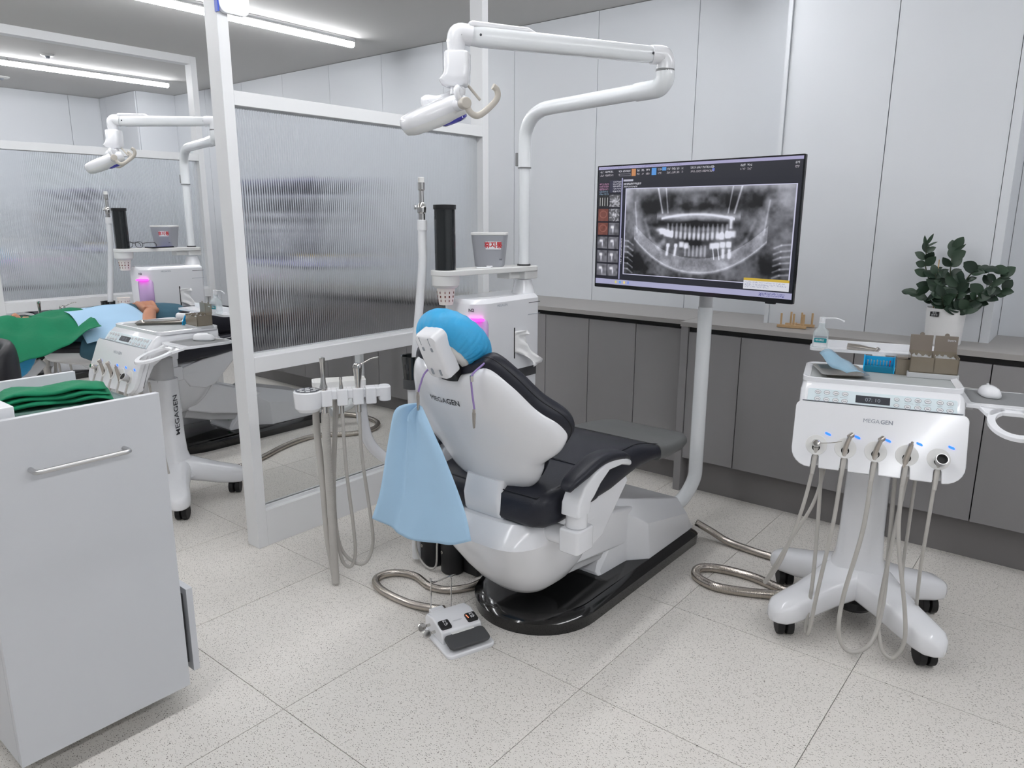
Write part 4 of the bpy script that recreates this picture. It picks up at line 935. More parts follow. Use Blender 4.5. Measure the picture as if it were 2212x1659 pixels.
# ------------------------------------------------------------------ instrument cart
def make_cart(label, loc, rz_base, rz_top, detail=True):
    t = thing('instrument_cart', label, 'instrument cart', loc)
    cb, sb = math.cos(rz_base), math.sin(rz_base); ct, st = math.cos(rz_top), math.sin(rz_top)
    def Bb(x, y, z): return V((x * cb - y * sb, x * sb + y * cb, z))
    def T(x, y, z): return V((x * ct - y * st, x * st + y * ct, z))
    # star base: four arms, each lofted from the hub to a rounded toe
    b = B()
    for (tx, ty, zt, w0) in ((-.215, -.235, .105, .05), (.215, -.235, .105, .05), (-.25, .16, .12, .045), (.25, .16, .12, .045)):
        secs = []; dv = V((tx, ty, 0)); L = dv.length; dv.normalize(); pv = V((-dv.y, dv.x, 0))
        for q, hw, z0, z1 in ((0, .09, .105, .22), (.25, .08, .10, .205), (.45, .066, .085, .185), (.7, .056, .065, .16), (.92, .053, .058, .142), (1.03, .048, .058, .132), (1.10, .03, .063, .118), (1.13, .010, .068, .10)):
            c = dv * (L * q); secs.append([Bb(*(c + pv * x + V((0, 0, (z0 + z1) / 2 + z)))) for x, z in selli(hw, (z1 - z0) / 2, 3.2, 18)])
        loft(b, secs)
    obj('base', b, 'plastic_white', t, angle=60)
    b = B(); secs = []
    for z, hw, hd in ((.13, .13, .115), (.17, .105, .09), (.20, .085, .072), (.24, .074, .062), (.32, .069, .057), (.60, .064, .052)):
        secs.append([Bb(x, y, z) for x, y in selli(hw, hd, 3, 28)])
    loft(b, secs); obj('column', b, 'plastic_white', t, angle=60)
    b = B(); secs = [[T(x, y, z) for x, y in selli(.055, .045, 3, 24)] for z in (.58, .70)]; loft(b, secs); obj('inner_column', b, 'plastic_lightgrey', t, angle=60)
    text('lettering', 'MEGAGEN', .042, 'ink', t, Bb(.0685, -.012, .43), (0, 0, 1), Bb(0, -1, 0), .0004)
    b = B(); lathe(b, [(0, 0), (.055, .0), (.062, .012), (.055, .03), (0, .03)], 28, Bb(0, -.02, .055)); obj('foot_brake', b, 'black_plastic', t)
    for x, y in ((-.205, -.205), (.205, -.205), (-.235, .15), (.235, .15)):
        b = B(); c = Bb(x, y, .034); a = Bb(.94, .34, 0) if x > 0 else Bb(.94, .34, 0); a = V((a.x, a.y, 0)).normalized()
        cyl(b, c - a * .026, c - a * .004, .034, n=24); cyl(b, c + a * .004, c + a * .026, .034, n=24); cyl(b, c - a * .006, c + a * .006, .018, n=16)
        k_ = obj('castor', b, 'tyre', t, .003)
        b = B(); cyl(b, c + V((0, 0, .03)), c + V((0, 0, .06)), .012, n=14); obj('castor_stem', b, 'black_plastic', k_)
    # console: profile in (y, z), full width
    HW = .228
    b = B(); secs = []
    prof = lambda g: [(.182 - g, .835 - g), (.0, .838 - g), (-.10 + g * .5, .836 - g), (-.125 + g, .815), (-.158 + g, .775), (-.20 + g, .69), (-.222 + g, .615 + g), (-.212 + g, .597 + g), (-.192, .60 + g), (-.135, .70 + g), (-.06, .752 + g), (.17 - g, .768 + g), (.182 - g, .785)]
    for x, g in ((-HW, .022), (-HW + .006, .008), (-HW + .018, 0), (HW - .018, 0), (HW - .006, .008), (HW, .022)):
        secs.append([T(x, y, z) for y, z in prof(g)])
    loft(b, secs); obj('console', b, 'plastic_white', t, angle=50)
    # front panel plate with five notches
    p0 = V((0, -.156, .785)); pd = V((0, -.365, -.931)).normalized(); pn = V((0, -.931, .365)).normalized()
    def F(x, s, h): q = p0 + pd * s + pn * h; return T(x, q.y, q.z)
    HP, LP = .235, .205; notch = (-.165, -.083, 0, .083, .165); ol = []
    for a in range(180, 91, -15): ol.append((-HP + .02 + .02 * math.cos(R(a)), .02 - .02 * math.sin(R(a))))
    for a in range(90, -1, -15): ol.append((HP - .02 + .02 * math.cos(R(a)), .02 - .02 * math.sin(R(a))))
    for a in range(0, -91, -15): ol.append((HP - .055 + .055 * math.cos(R(a)), LP - .055 - .055 * math.sin(R(a))))
    for x in reversed(notch): ol += [(x + .012, LP), (x + .010, LP - .035), (x + .005, LP - .042), (x - .005, LP - .042), (x - .010, LP - .035), (x - .012, LP)]
    for a in range(-90, -181, -15): ol.append((-HP + .055 + .055 * math.cos(R(a)), LP - .055 - .055 * math.sin(R(a))))
    b = B(); prism(b, ol, F, -.004, .014); obj('front_panel', b, 'plastic_white', t, .004, 3, angle=30)
    b = B(); prism(b, rrect(.218, .0008, .0004, 2), lambda x, s, h: F(x, s - .002, h), .0, .0155); obj('panel_line', b, 'ink_light', t)
    for x in notch:
        b = B(); cyl(b, F(x, .135, .0135), F(x, .135, .0152), .031, n=32); h_ = obj('holder', b, 'plastic_matte', t, .0006)
        b = B(); cyl(b, F(x, .143, .015), F(x, .143, .0158), .0115, n=20); obj('holder_hole', b, 'black_gap', h_)
        b = B(); prism(b, rrect(.0085, .0034, .0034, 3), lambda a, s, h, x=x: F(x + .030 + a, .098 + s + a * .35, h), .0135, .0155); obj('indicator', b, 'glow_blue', t)
    text('lettering', 'MEGA', .017, 'ink_light', t, F(-.0195, .045, .0146), T(1, 0, 0), F(0, -1, 0) - F(0, 0, 0))
    text('lettering', 'GEN', .017, 'ink_light', t, F(.0225, .045, .0146), T(1, 0, 0), F(0, -1, 0) - F(0, 0, 0), .0004)
    # control strip
    c0 = V((0, -.118, .824)); cd = V((0, -.55, -.72)).normalized(); cn = V((0, -.72, .55)).normalized()
    def K(x, s, h): q = c0 + cd * s + cn * h; return T(x, q.y, q.z)
    b = B(); prism(b, rrect(.205, .0245, .006, 4, 0, .03), K, -.002, .0045); cs = obj('control_strip', b, 'panel_cool', t, .001)
    b = B(); prism(b, rrect(.0475, .0125, .001, 2, -.02, .03), K, .004, .0055); obj('display', b, 'lcd_grey', t)
    text('lettering', '07: 10', .017, 'ink_light', t, K(-.02, .031, .0058), T(1, 0, 0), K(0, -1, 0) - K(0, 0, 0))
    btn = [(-.150, .018), (-.124, .018), (-.098, .018), (-.150, .042), (-.124, .042), (-.098, .042), (-.176, .018), (-.176, .042), (.045, .02), (.045, .04), (.075, .018), (.102, .018), (.128, .018), (.075, .042), (.102, .042), (.128, .042), (.160, .018), (.186, .018), (.160, .042), (.186, .042)]
    for i, (x, s_) in enumerate(btn):
        rr_ = .0068 if i in (8, 9) else .0085
        b = B(); n = 24; a0 = [K(x + rr_ * math.cos(2 * math.pi * k / n), s_ + rr_ * .8 * math.sin(2 * math.pi * k / n), .0044) for k in range(n)]
        lo = [K(x + rr_ * math.cos(2 * math.pi * k / n), s_ + rr_ * .8 * math.sin(2 * math.pi * k / n), .0056) for k in range(n)]; loft(b, [a0, lo]); k_ = obj('button', b, 'plastic_white', t)
        b = B(); tube(b, lo, .00035, 4, 1, True) if False else None
        for q in range(n):
            cyl(b, lo[q], lo[(q + 1) % n], .0004, n=4)
        if i in (8, 9): sg = 1 if i == 8 else -1; cyl(b, K(x - .003, s_ + .0012 * sg, .0057), K(x, s_ - .0016 * sg, .0057), .0004, n=4); cyl(b, K(x + .003, s_ + .0012 * sg, .0057), K(x, s_ - .0016 * sg, .0057), .0004, n=4)
        elif i < 8:
            cyl(b, K(x - .005, s_ - .001, .0057), K(x - .001, s_ + .0018, .0057), .0006, n=4); cyl(b, K(x - .001, s_ + .0018, .0057), K(x + .002, s_ - .0004, .0057), .0006, n=4); cyl(b, K(x + .002, s_ - .0004, .0057), K(x + .0055, s_ + .002, .0057), .0006, n=4)
        else:
            cyl(b, K(x - .0045, s_, .0057), K(x + .0045, s_, .0057), .0007, n=4)
            if i % 2: cyl(b, K(x - .003, s_ + .0025, .0057), K(x + .003, s_ + .0025, .0057), .0005, n=4)
        obj('marking', b, 'ink', k_)
    b = B()
    for x0, x1 in ((-.182, -.168), (-.158, -.118), (-.112, -.09), (.066, .09), (.096, .108), (.114, .136), (.153, .166), (.18, .193)): cyl(b, K(x0, .030, .0046), K(x1, .030, .0046), .0004, n=4)
    obj('strip_lines', b, 'ink_light', t)
    # tray rim and mat
    b = B(); o1 = rrect(.226, .142, .035, 6, 0, .043); o2 = rrect(.205, .121, .022, 6, 0, .045)
    loft(b, [[T(x, y, .836) for x, y in o1], [T(x, y, .850) for x, y in o1], [T(x, y, .852) for x, y in rrect(.222, .138, .032, 6, 0, .043)], [T(x, y, .846) for x, y in o2], [T(x, y, .842) for x, y in o2]]); obj('tray_rim', b, 'plastic_white', t, angle=40)
    b = B(); prism(b, rrect(.205, .121, .022, 6, 0, .045), T, .838, .8432); obj('tray_mat', b, 'tray_mat', t)
    # rear shelf
    b = B(); o1 = rrect(.222, .05, .018, 5, 0, .262)
    loft(b, [[T(x, y, .886) for x, y in o1], [T(x, y, .896) for x, y in o1], [T(x, y, .896) for x, y in rrect(.217, .045, .015, 5, 0, .262)], [T(x, y, .889) for x, y in rrect(.214, .042, .013, 5, 0, .262)]]); obj('rear_shelf', b, 'plastic_white', t, angle=40)
    b = B(); prism(b, rrect(.218, .013, .004, 4, 0, .901), lambda x, z, h: T(x, h, z), .303, .311); obj('shelf_lip', b, 'plastic_white', t, .002)
    b = B(); prism(b, rrect(.02, .02, .006, 4, 0, .20), T, .80, .888); obj('shelf_post', b, 'plastic_lightgrey', t)
    # side tray with ring handle
    b = B(); sz = .805
    prism(b, [(.232, -.095), (.26, -.10), (.28, -.11), (.42, -.11), (.43, -.085), (.435, .10), (.425, .125), (.405, .132), (.232, .132)], T, sz - .007, sz + .005)
    ro = [(.346 + .070 * math.cos(R(a)), -.175 + .088 * math.sin(R(a))) for a in range(0, 360, 10)]; ri = [(.346 + .049 * math.cos(R(a)), -.178 + .064 * math.sin(R(a))) for a in range(0, 360, 10)]
    A_ = [[T(x, y, z + .28 * min(0, y + .09)) for x, y in P_] for P_, z in ((ri, sz - .007), (ro, sz - .007), (ro, sz + .005), (ri, sz + .005), (ri, sz - .007))]; loft(b, A_, cap=False)
    prism(b, [(.262, -.095), (.43, -.095), (.414, -.135), (.402, -.15), (.372, -.124), (.32, -.124), (.29, -.15), (.278, -.135)], lambda x, y, h: T(x, y, h + .28 * min(0, y + .09)), sz - .007, sz + .005)
    obj('side_tray', b, 'plastic_white', t, .002, 2)
    b = B(); prism(b, rrect(.09, .095, .012, 4, .338, .022), T, sz + .004, sz + .0056); obj('side_mat', b, 'mid_grey', t)
    b = B(); prism(b, rrect(.03, .05, .01, 3, .235, .03), T, sz - .03, sz - .006); obj('side_bracket', b, 'plastic_lightgrey', t)
    # instruments and cords
    def cord(pts, r=.0058): b = B(); tube(b, [T(*q) for q in pts], r, 10, 9); return obj('cord', b, 'hose_grey', t, angle=80)
    base_y = -.225
    I = []
    q = lambda x, s, h: F(x, s, h)
    b = B(); c = F(notch[0], .132, .03); lathe(b, [(0, -.02), (.012, -.018), (.0125, .006), (.009, .012), (0, .013)], 18, c, pn if rz_top == 0 else T(*pn)); obj('air_syringe', b, 'chrome', t, angle=40)
    b = B(); tube(b, [F(notch[0] + .01, .130, .03), F(notch[0] + .04, .126, .034), F(notch[0] + .07, .118, .034)], .0014, 6); obj('syringe_nozzle', b, 'chrome', t)
    for x, kind in ((notch[1], 0), (notch[2], 0), (notch[3], 1)):
        b = B()
        if kind == 0: tube(b, [F(x - .004, .168, .004), F(x - .002, .148, .012), F(x + .003, .122, .03), F(x + .010, .100, .048)], lambda u_: .0085 - .002 * u_, 14, 6); cyl(b, F(x + .0065, .104, .052), F(x + .0155, .095, .045), .008, n=16)
        else: tube(b, [F(x - .004, .168, .004), F(x - .002, .15, .014), F(x + .003, .122, .034), F(x + .006, .104, .046)], lambda u_: .0095 - .003 * u_, 14, 6); cyl(b, F(x + .006, .106, .045), F(x + .008, .098, .051), .0042, .0035, n=12)
        obj('handpiece', b, 'steel', t, angle=60)
    b = B(); lathe(b, [(.0, -.03), (.010, -.03), (.014, -.004), (.0165, .0), (.0165, .016), (.0145, .016), (.0135, .002), (0, .002)], 24, F(notch[4] + .004, .14, .03), T(*(pn + V((.1, 0, .3))))); obj('curing_head', b, 'alu', t)
    b = B(); lathe(b, [(0, .003), (.0134, .003), (.0134, .004), (0, .004)], 20, F(notch[4] + .004, .14, .03), T(*(pn + V((.1, 0, .3))))); obj('curing_bore', b, 'black_gap', t)
    # sheaths through the notches
    for x in notch:
        b = B(); tube(b, [F(x, .142, .012), F(x, .165, .006), F(x - .002, .195, .006), F(x - .004, .225, .004)], lambda u_: .0095 - .0035 * u_, 12, 5); obj('cord_sheath', b, 'hose_grey', t, angle=60)
    ny = -.232
    def cs_(x): return (x - .004, -.236, .578)
    cord([cs_(notch[0]), (-.19, -.235, .44), (-.235, -.21, .26), (-.275, -.15, .15), (-.285, -.12, .13), (-.272, -.13, .16), (-.22, -.16, .30), (-.155, -.14, .45), (-.13, -.12, .60)], .0056)
    cord([cs_(notch[1]), (-.095, -.245, .42), (-.118, -.255, .2), (-.13, -.25, .06), (-.138, -.24, .035), (-.142, -.23, .06), (-.135, -.19, .2), (-.138, -.15, .4), (-.145, -.13, .60)], .0062)
    cord([cs_(notch[2]), (-.012, -.26, .42), (-.045, -.275, .2), (-.045, -.285, .08), (-.01, -.28, .028), (.045, -.265, .06), (.07, -.22, .16), (.072, -.16, .35), (.065, -.13, .62)], .0066)
    cord([cs_(notch[3]), (.085, -.255, .42), (.125, -.27, .2), (.135, -.275, .10), (.118, -.275, .045), (.10, -.27, .032), (.075, -.255, .06), (.062, -.22, .16), (.08, -.17, .38), (.10, -.14, .62)], .0062)
    cord([cs_(notch[4]), (.158, -.235, .45), (.16, -.20, .3), (.175, -.12, .12), (.182, -.10, .085), (.17, -.08, .09), (.13, -.08, .2), (.125, -.10, .4), (.125, -.12, .62)], .0052)
    return t, T
cart1, T1 = make_cart('white instrument cart facing the aisle with five corded handpieces', (.505, .93, 0), R(14), R(15))
def onc(x, y, z, O=(.505, .93, 0)): q = T1(x, y, z); return (q.x + O[0], q.y + O[1], q.z)
RZ = R(15)
def sanitizer(label, loc, rz):
    t = thing('sanitizer_bottle', label, 'bottle', loc, rz)
    b = B(); loft(b, [[V((x, y, z)) for x, y in rrect(hw, hd, .012, 5)] for z, hw, hd in ((0, .024, .018), (.004, .026, .02), (.055, .026, .02), (.064, .024, .018), (.073, .016, .013), (.078, .011, .011), (.092, .011, .011))]); obj('bottle', b, 'clear_plastic', t, angle=50)
    b = B(); prism(b, rrect(.021, .019, .002, 3, 0, .028), lambda x, z, h: V((x, -.0201 - h, z)), 0, .0006); lb = obj('bottle_label', b, 'ink_white', t)
    b = B(); prism(b, rrect(.0205, .008, .002, 3, 0, .032), lambda x, z, h: V((x, -.0207 - h, z)), 0, .0005); obj('label_band', b, 'label_teal', lb)
    b = B(); prism(b, rrect(.0205, .003, .001, 3, 0, .0445), lambda x, z, h: V((x, -.0207 - h, z)), 0, .0005); obj('label_stripe', b, 'ink_light', lb)
    text('lettering', '메디록산', .008, 'ink_white', lb, (-.002, -.0214, .0325), (1, 0, 0), (0, 0, 1), .0002)
    b = B(); cyl(b, (0, 0, .0885), (0, 0, .095), .0105, n=20); cyl(b, (0, 0, .095), (0, 0, .113), .0098, n=20); tube(b, [(0, 0, .108), (.02, -.002, .110), (.045, -.004, .111), (.062, -.006, .106), (.072, -.007, .101)], lambda q: .0026 + .0015 * (q > .85), 10, 6); obj('pump', b, 'plastic_white', t, .001)
    return t
san1 = sanitizer('hand sanitizer bottle with long white pump spout on the near cart shelf', onc(-.19, .245, .8895), RZ)
t = thing('contra_angle', 'spare steel handpiece lying on the white cart shelf', 'handpiece', onc(-.06, .245, .8895), RZ - R(6)); t.scale = (1.35,) * 3
b = B(); lathe(b, [(0, -.03), (.0085, -.03), (.0085, .0), (.0075, .006), (.006, .02), (.0045, .04), (0, .042)], 18, (0, 0, .0087), (1, 0, -.06)); cyl(b, (.038, 0, .002), (.045, 0, .012), .0055, n=14); obj('shaft', b, 'steel', t, angle=40)
# steel tray with pouch
t = thing('steel_tray', 'shallow stainless tray on the grey cart mat', 'tray', onc(-.118, .045, .8435), RZ + R(12)); t.scale = (1.3, 1.2, 1.2)
b = B(); o = lambda hw, hh, r_: rrect(hw, hh, r_, 4)
loft(b, [[V((x, y, z)) for x, y in o(*q)] for q, z in (((.040, .062, .008), .001), ((.048, .07, .01), .010), ((.056, .078, .012), .0105), ((.056, .078, .012), .0098), ((.046, .068, .01), .009), ((.038, .06, .008), .0))], cap=True); obj('tray', b, 'steel', t, angle=30)
t = thing('sterile_pouch', 'blue sterilisation pouch lying across the stainless tray', 'pouch', onc(-.116, .05, .855), RZ + R(26)); t.scale = (1.35,) * 3
b = B(); G = []
for j in range(11):
    v = j / 10; row = []
    for i in range(7):
        u_ = i / 6; row.append(b.verts.new(((u_ - .5) * .045 * (1 + .25 * math.sin(math.pi * v)), .075 - .15 * v, .006 + .022 * (1 - v) ** 2 + .008 * math.sin(math.pi * u_) + .003 * math.sin(9 * v + 4 * u_))))
    G.append(row)
for j in range(10):
    for i in range(6): b.faces.new((G[j][i], G[j][i + 1], G[j + 1][i + 1], G[j + 1][i]))
obj('film', b, 'pouch_blue', t, solid=.0008, angle=80)
b = B(); tube(b, [(-.004, .04, .017), (.002, 0, .012), (.004, -.05, .008)], .003, 8); obj('packed_tool', b, 'steel', t)
# bur block
def bur_block(label, loc, rz):
    t = thing('bur_block', label, 'bur block', loc, rz)
    bx('base', 'teal_block', t, -.030, .030, -.012, .012, 0, .014, .001)
    bx('cover', 'cyan_block', t, -.030, .030, .011, .0135, .012, .034, .0006)
    for sx in (-1, 1):
        b = B(); prism(b, [(-.012, .0), (.0135, 0), (.0135, .036), (.008, .036), (-.012, .012)], YZ, sx * .030, sx * .0325); obj('cheek', b, 'cyan_block', t)
    for i in range(8):
        x = -.024 + .0066 * i; b = B(); cyl(b, (x, 0, .013), (x, 0, .024), .0009, n=8); cyl(b, (x, 0, .024), (x, 0, .028 if i % 2 else .0265), .0017, .0012, n=8); obj('bur', b, 'red_ink' if i == 7 else 'steel', t)
    return t
bur1 = bur_block('turquoise bur block with small dental burs on the grey cart mat', onc(.0, .125, .8435), RZ - R(2)); bur1.scale = (1.45,) * 3
def smoked_box(label, loc, rz):
    t = thing('small_smoked_box', label, 'box', loc, rz)
    b = B(); prism(b, rrect(.0165, .0165, .002, 2), XY, 0, .037); obj('body', b, 'brown_acrylic', t); bx('lid', 'brown_acrylic_lid', t, -.0165, .0165, -.0165, .0165, .0375, .0425, .001)
    bx('lid_gap', 'black_gap', t, .006, .0155, -.0168, -.0158, .038, .042)
    return t
box1 = smoked_box('small square smoked plastic box beside the gauze box', onc(.073, .125, .8435), RZ); box1.scale = (1.4,) * 3
def gauze_box(label, loc, rz):
    t = thing('gauze_box', label, 'box', loc, rz)
    bx('stand', 'plastic_lightgrey', t, -.052, .052, -.030, .035, 0, .0115, .001)
    for nm, a in (('front_wall', (-.049, .049, -.0265, -.0245, .0115, .048)), ('rear_wall', (-.049, .049, .030, .032, .0115, .055)), ('side_wall', (-.049, -.047, -.0265, .032, .0115, .052)), ('side_wall', (.047, .049, -.0265, .032, .0115, .052)), ('divider', (-.001, .001, -.0265, .032, .0115, .052)), ('floor_plate', (-.049, .049, -.0265, .032, .0115, .0135))):
        bx(nm, 'brown_acrylic', t, *a)
    for x0, x1 in ((-.049, -.002), (.002, .049)):
        l_ = bx('lid', 'brown_acrylic_lid', t, x0, x1, .031, .034, .054, .092, .0008)
        b = B(); cyl(b, ((x0 + x1) / 2, .0315, .093), ((x0 + x1) / 2, .0335, .093), .005, n=16); obj('lid_tab', b, 'brown_acrylic_lid', l_)
    for x, m_ in ((-.024, 'paper'), (.024, 'paper')):
        b = B(); G = []
        for j in range(9):
            row = [b.verts.new((x - .02 + .04 * i / 8, -.022 + .05 * j / 8, .041 + .006 * math.sin(i * 1.9 + j * 1.3 + x * 60) + .004 * math.sin(i * .8 - j))) for i in range(9)]; G.append(row)
        for j in range(8):
            for i in range(8): b.faces.new((G[j][i], G[j][i + 1], G[j + 1][i + 1], G[j + 1][i]))
        bmesh.ops.extrude_face_region(b, geom=b.faces[:]); obj('gauze', b, m_, t, angle=80)
    text('lettering', 'livera', .008, 'ink_white', t, (.036, .0303, .082), (1, 0, 0), (0, 0, 1))
    return t
gz1 = gauze_box('smoked two-lid gauze box standing open on the grey cart mat', onc(.155, .115, .8435), RZ); gz1.scale = (1.4,) * 3
def mouse(label, loc, rz):
    t = thing('computer_mouse', label, 'computer mouse', loc, rz)
    b = B(); secs = []
    for z, hw, hl in ((0, .024, .046), (.003, .028, .05), (.010, .027, .049), (.018, .0245, .046), (.026, .02, .038), (.031, .012, .024), (.0325, .003, .008)):
        secs.append([V((x, y - z * .1, z)) for x, y in selli(hw, hl, 2.7, 28)])
    loft(b, secs); obj('shell', b, 'plastic_white', t, angle=70)
    b = B(); cyl(b, (-.003, .024, .0285), (.003, .024, .0285), .006, n=14); obj('wheel', b, 'plastic_lightgrey', t)
    b = B(); tube(b, [(0, .047, .008), (-.02, .075, .004), (-.06, .085, .004), (-.095, .08, .004)], .0014, 6, 6); obj('lead', b, 'plastic_matte', t)
    return t
mouse1 = mouse('white computer mouse on the side tray of the near cart', onc(.31, .045, .8107), RZ + R(8))

# ------------------------------------------------------------------ counter: plant, wooden rack
t = thing('potted_plant', 'dark green leafy plant in a tall white pot on the counter', 'potted plant', (.545, 1.752, ZT))
b = B(); lathe(b, [(0, 0), (.062, 0), (.064, .003), (.070, .140), (.0715, .143), (.068, .143), (.065, .128), (0, .126)], 40); obj('pot', b, 'pot_white', t)
b = B(); lathe(b, [(0, .127), (.065, .127), (.065, .129), (0, .131)], 24); obj('soil', b, 'soil', t)
lm = {}
def leaf_mesh(w_, l_, cup):
    b = B(); G = []
    for j in range(8):
        v = j / 7; hw = w_ * math.sin(math.pi * min(1, .04 + v * .95)) ** .75; row = []
        for i in range(5):
            u_ = (i - 2) / 2; row.append(b.verts.new((u_ * hw, l_ * v, cup * abs(u_) ** 1.5 * hw / w_ * .5 - .14 * l_ * v * v)))
        G.append(row)
    for j in range(7):
        for i in range(4): b.faces.new((G[j][i], G[j][i + 1], G[j + 1][i + 1], G[j + 1][i]))
    me = mesh('leaf', b, 80); return me
LM = [leaf_mesh(.0195, .058, .006), leaf_mesh(.017, .052, .008), leaf_mesh(.022, .056, .004)]
for me in LM: me.materials.append(MATS['leaf'])
LD = [m_.copy() for m_ in LM]
for me in LD: me.materials[0] = MATS['leaf_dark']
rl_ = random.Random(11)
stems = [([(-.02, .0, .15), (-.05, -.01, .23), (-.085, .0, .32), (-.09, .0, .38), (-.095, .0, .41)], .5), ([(0, -.005, .15), (.0, -.01, .24), (-.005, .0, .34), (-.005, .01, .40)], .0), ([(.02, 0, .15), (.035, -.005, .22), (.06, -.01, .30), (.10, -.01, .325), (.14, 0, .32)], .0),
         ([(.03, -.01, .15), (.06, -.02, .19), (.10, -.02, .22), (.13, -.01, .27), (.155, .0, .30)], .0), ([(-.02, -.015, .15), (-.05, -.03, .19), (-.085, -.03, .215), (-.12, -.02, .22)], 0), ([(.0, -.02, .15), (-.01, -.035, .19), (-.015, -.04, .215)], 0), ([(.025, -.03, .15), (.05, -.045, .165), (.08, -.05, .18)], 0), ([(-.01, -.015, .15), (-.03, -.02, .24), (-.05, -.015, .30)], 0), ([(.02, -.02, .15), (.03, -.03, .22), (.03, -.03, .27)], 0), ([(.03, .0, .15), (.09, .0, .20), (.15, -.005, .235), (.165, 0, .25)], 0)]
for si, (pts, _) in enumerate(stems):
    pts = [(x * 1.08, y, z - .024) for x, y, z in pts]
    b = B(); tube(b, pts, lambda q: .0032 - .0016 * q, 8, 6); obj('stem', b, 'stem', t)
    P = catmull(pts, 8); n = len(P); k = max(4, int(sum((a_ - c_).length for a_, c_ in zip(P, P[1:])) / .040))
    for j in range(k + 1):
        f_ = .30 + .70 * j / k; i = min(int(f_ * (n - 1)), n - 2); p_ = P[i]; d = (P[i + 1] - P[i]).normalized()
        for sgn in ((1, -1) if j < k else (0,)):
            side = V((sgn, rl_.uniform(-.9, .1), rl_.uniform(-.15, .35)))
            yd = (side + d * rl_.uniform(.2, .9)).normalized() if sgn else (d + V((rl_.uniform(-.2, .2), -.2, .1))).normalized()
            if si < 2 and f_ > .75: yd = (V((sgn * .6 + .5, -.1, .5)) + d * .3).normalized()
            up = V((rl_.uniform(-.3, .6), -rl_.uniform(.4, 1.0), rl_.uniform(.1, .7)))
            if (p_ + yd * .05).y > .105: yd.y = min(yd.y, 0)
            xd = yd.cross(up).normalized()
            o = bpy.data.objects.new('leaf', rl_.choice(LM if rl_.random() < .6 else LD)); link(o, t); place(o, p_, xd, yd)
            sc_ = rl_.uniform(.7, 1.05); o.scale = (sc_ * (.35 if si < 2 and f_ > .78 and rl_.random() < .6 else 1), sc_, sc_)
b = B(); cyl(b, (-.045, -.01, .12), (-.047, -.005, .33), .0022, n=8); obj('support_stick', b, 'wood', t)
b = B(); prism(b, rrect(.0155, .0095, .001, 2, -.028, .122), lambda x, z, h: V((x, -.070 - h, z)), .0, .003); tg = obj('name_tag', b, 'black_plastic', t)
text('lettering', '수소\n금전수', .0085, 'ink_white', tg, (-.028, -.0735, .123), (1, 0, 0), (0, 0, 1))
t = thing('wooden_rack', 'small pale wooden peg rack on the counter below the monitor', 'rack', (-.058, 1.80, ZT), R(8))
for y in (-.034, .034): bx('rail', 'wood', t, -.068, .058, y - .008, y + .008, .002, .014, .001) if y < 0 else bx('rail', 'wood', t, -.045, .082, y - .008, y + .008, .002, .014, .001)
bx('crosspiece', 'wood', t, -.01, .006, -.04, .04, .010, .018, .001)
for x, y in ((-.052, -.034), (.002, -.034), (.045, -.034), (-.022, .034), (.025, .034), (.07, .034)):
    b = B(); cyl(b, (x, y, .01), (x, y, .066), .0045, n=12); obj('peg', b, 'wood', t)

# ------------------------------------------------------------------ white mobile cabinet in the foreground
t = thing('mobile_cabinet', 'tall white mobile cabinet with steel bar handle and lower drawer ajar', 'cabinet', (-.80, -.755, 0))
WD = .4125; DP = .46        # width along -y, depth along -x
bx('side_panel', 'laminate_white', t, -.018, 0, -WD, 0, .07, .909, .0012)
bx('side_panel', 'laminate_white', t, -DP, -DP + .018, -WD, -.03, .07, .909, .0012)
bx('back_panel', 'laminate_white', t, -DP + .018, -.02, -WD, -WD + .018, .07, .865, .001)
bx('carcass', 'plastic_matte', t, -DP + .019, -.019, -WD + .019, -.02, .075, .845)
bx('top_board', 'laminate_white', t, -DP + .019, -.019, -WD + .019, -.002, .845, .865, .001)
bx('glass_top', 'glass_top', t, -DP + .021, -.020, -WD + .02, -.004, .865, .871)
for z0, z1 in ((.60, .84), (.36, .595)): bx('drawer_front', 'laminate_white', t, -DP + .02, -.02, -.018, -.001, z0, z1, .001)
d_ = bx('drawer_front', 'laminate_white', t, -DP + .02, -.008, .018, .036, .10, .35, .001)
bx('drawer_box', 'dark_grey', d_, -DP + .04, -.03, -.05, .018, .12, .33)
b = B(); tube(b, [(0, -.305, .787), (.028, -.305, .787), (.036, -.297, .787), (.036, -.28, .787), (.036, -.2, .787), (.036, -.125, .787), (.036, -.108, .787), (.028, -.10, .787), (0, -.10, .787)], .0058, 14, 5); obj('handle', b, 'alu', t)
for x, y in ((-.14, -.09), (-.14, -WD + .12), (-DP + .08, -.09), (-DP + .08, -WD + .12)):
    b = B(); cyl(b, (x - .01, y, .03), (x + .01, y, .03), .03, n=20); cyl(b, (x, y, .03), (x, y, .08), .01, n=12); obj('castor', b, 'tyre', t, .002)
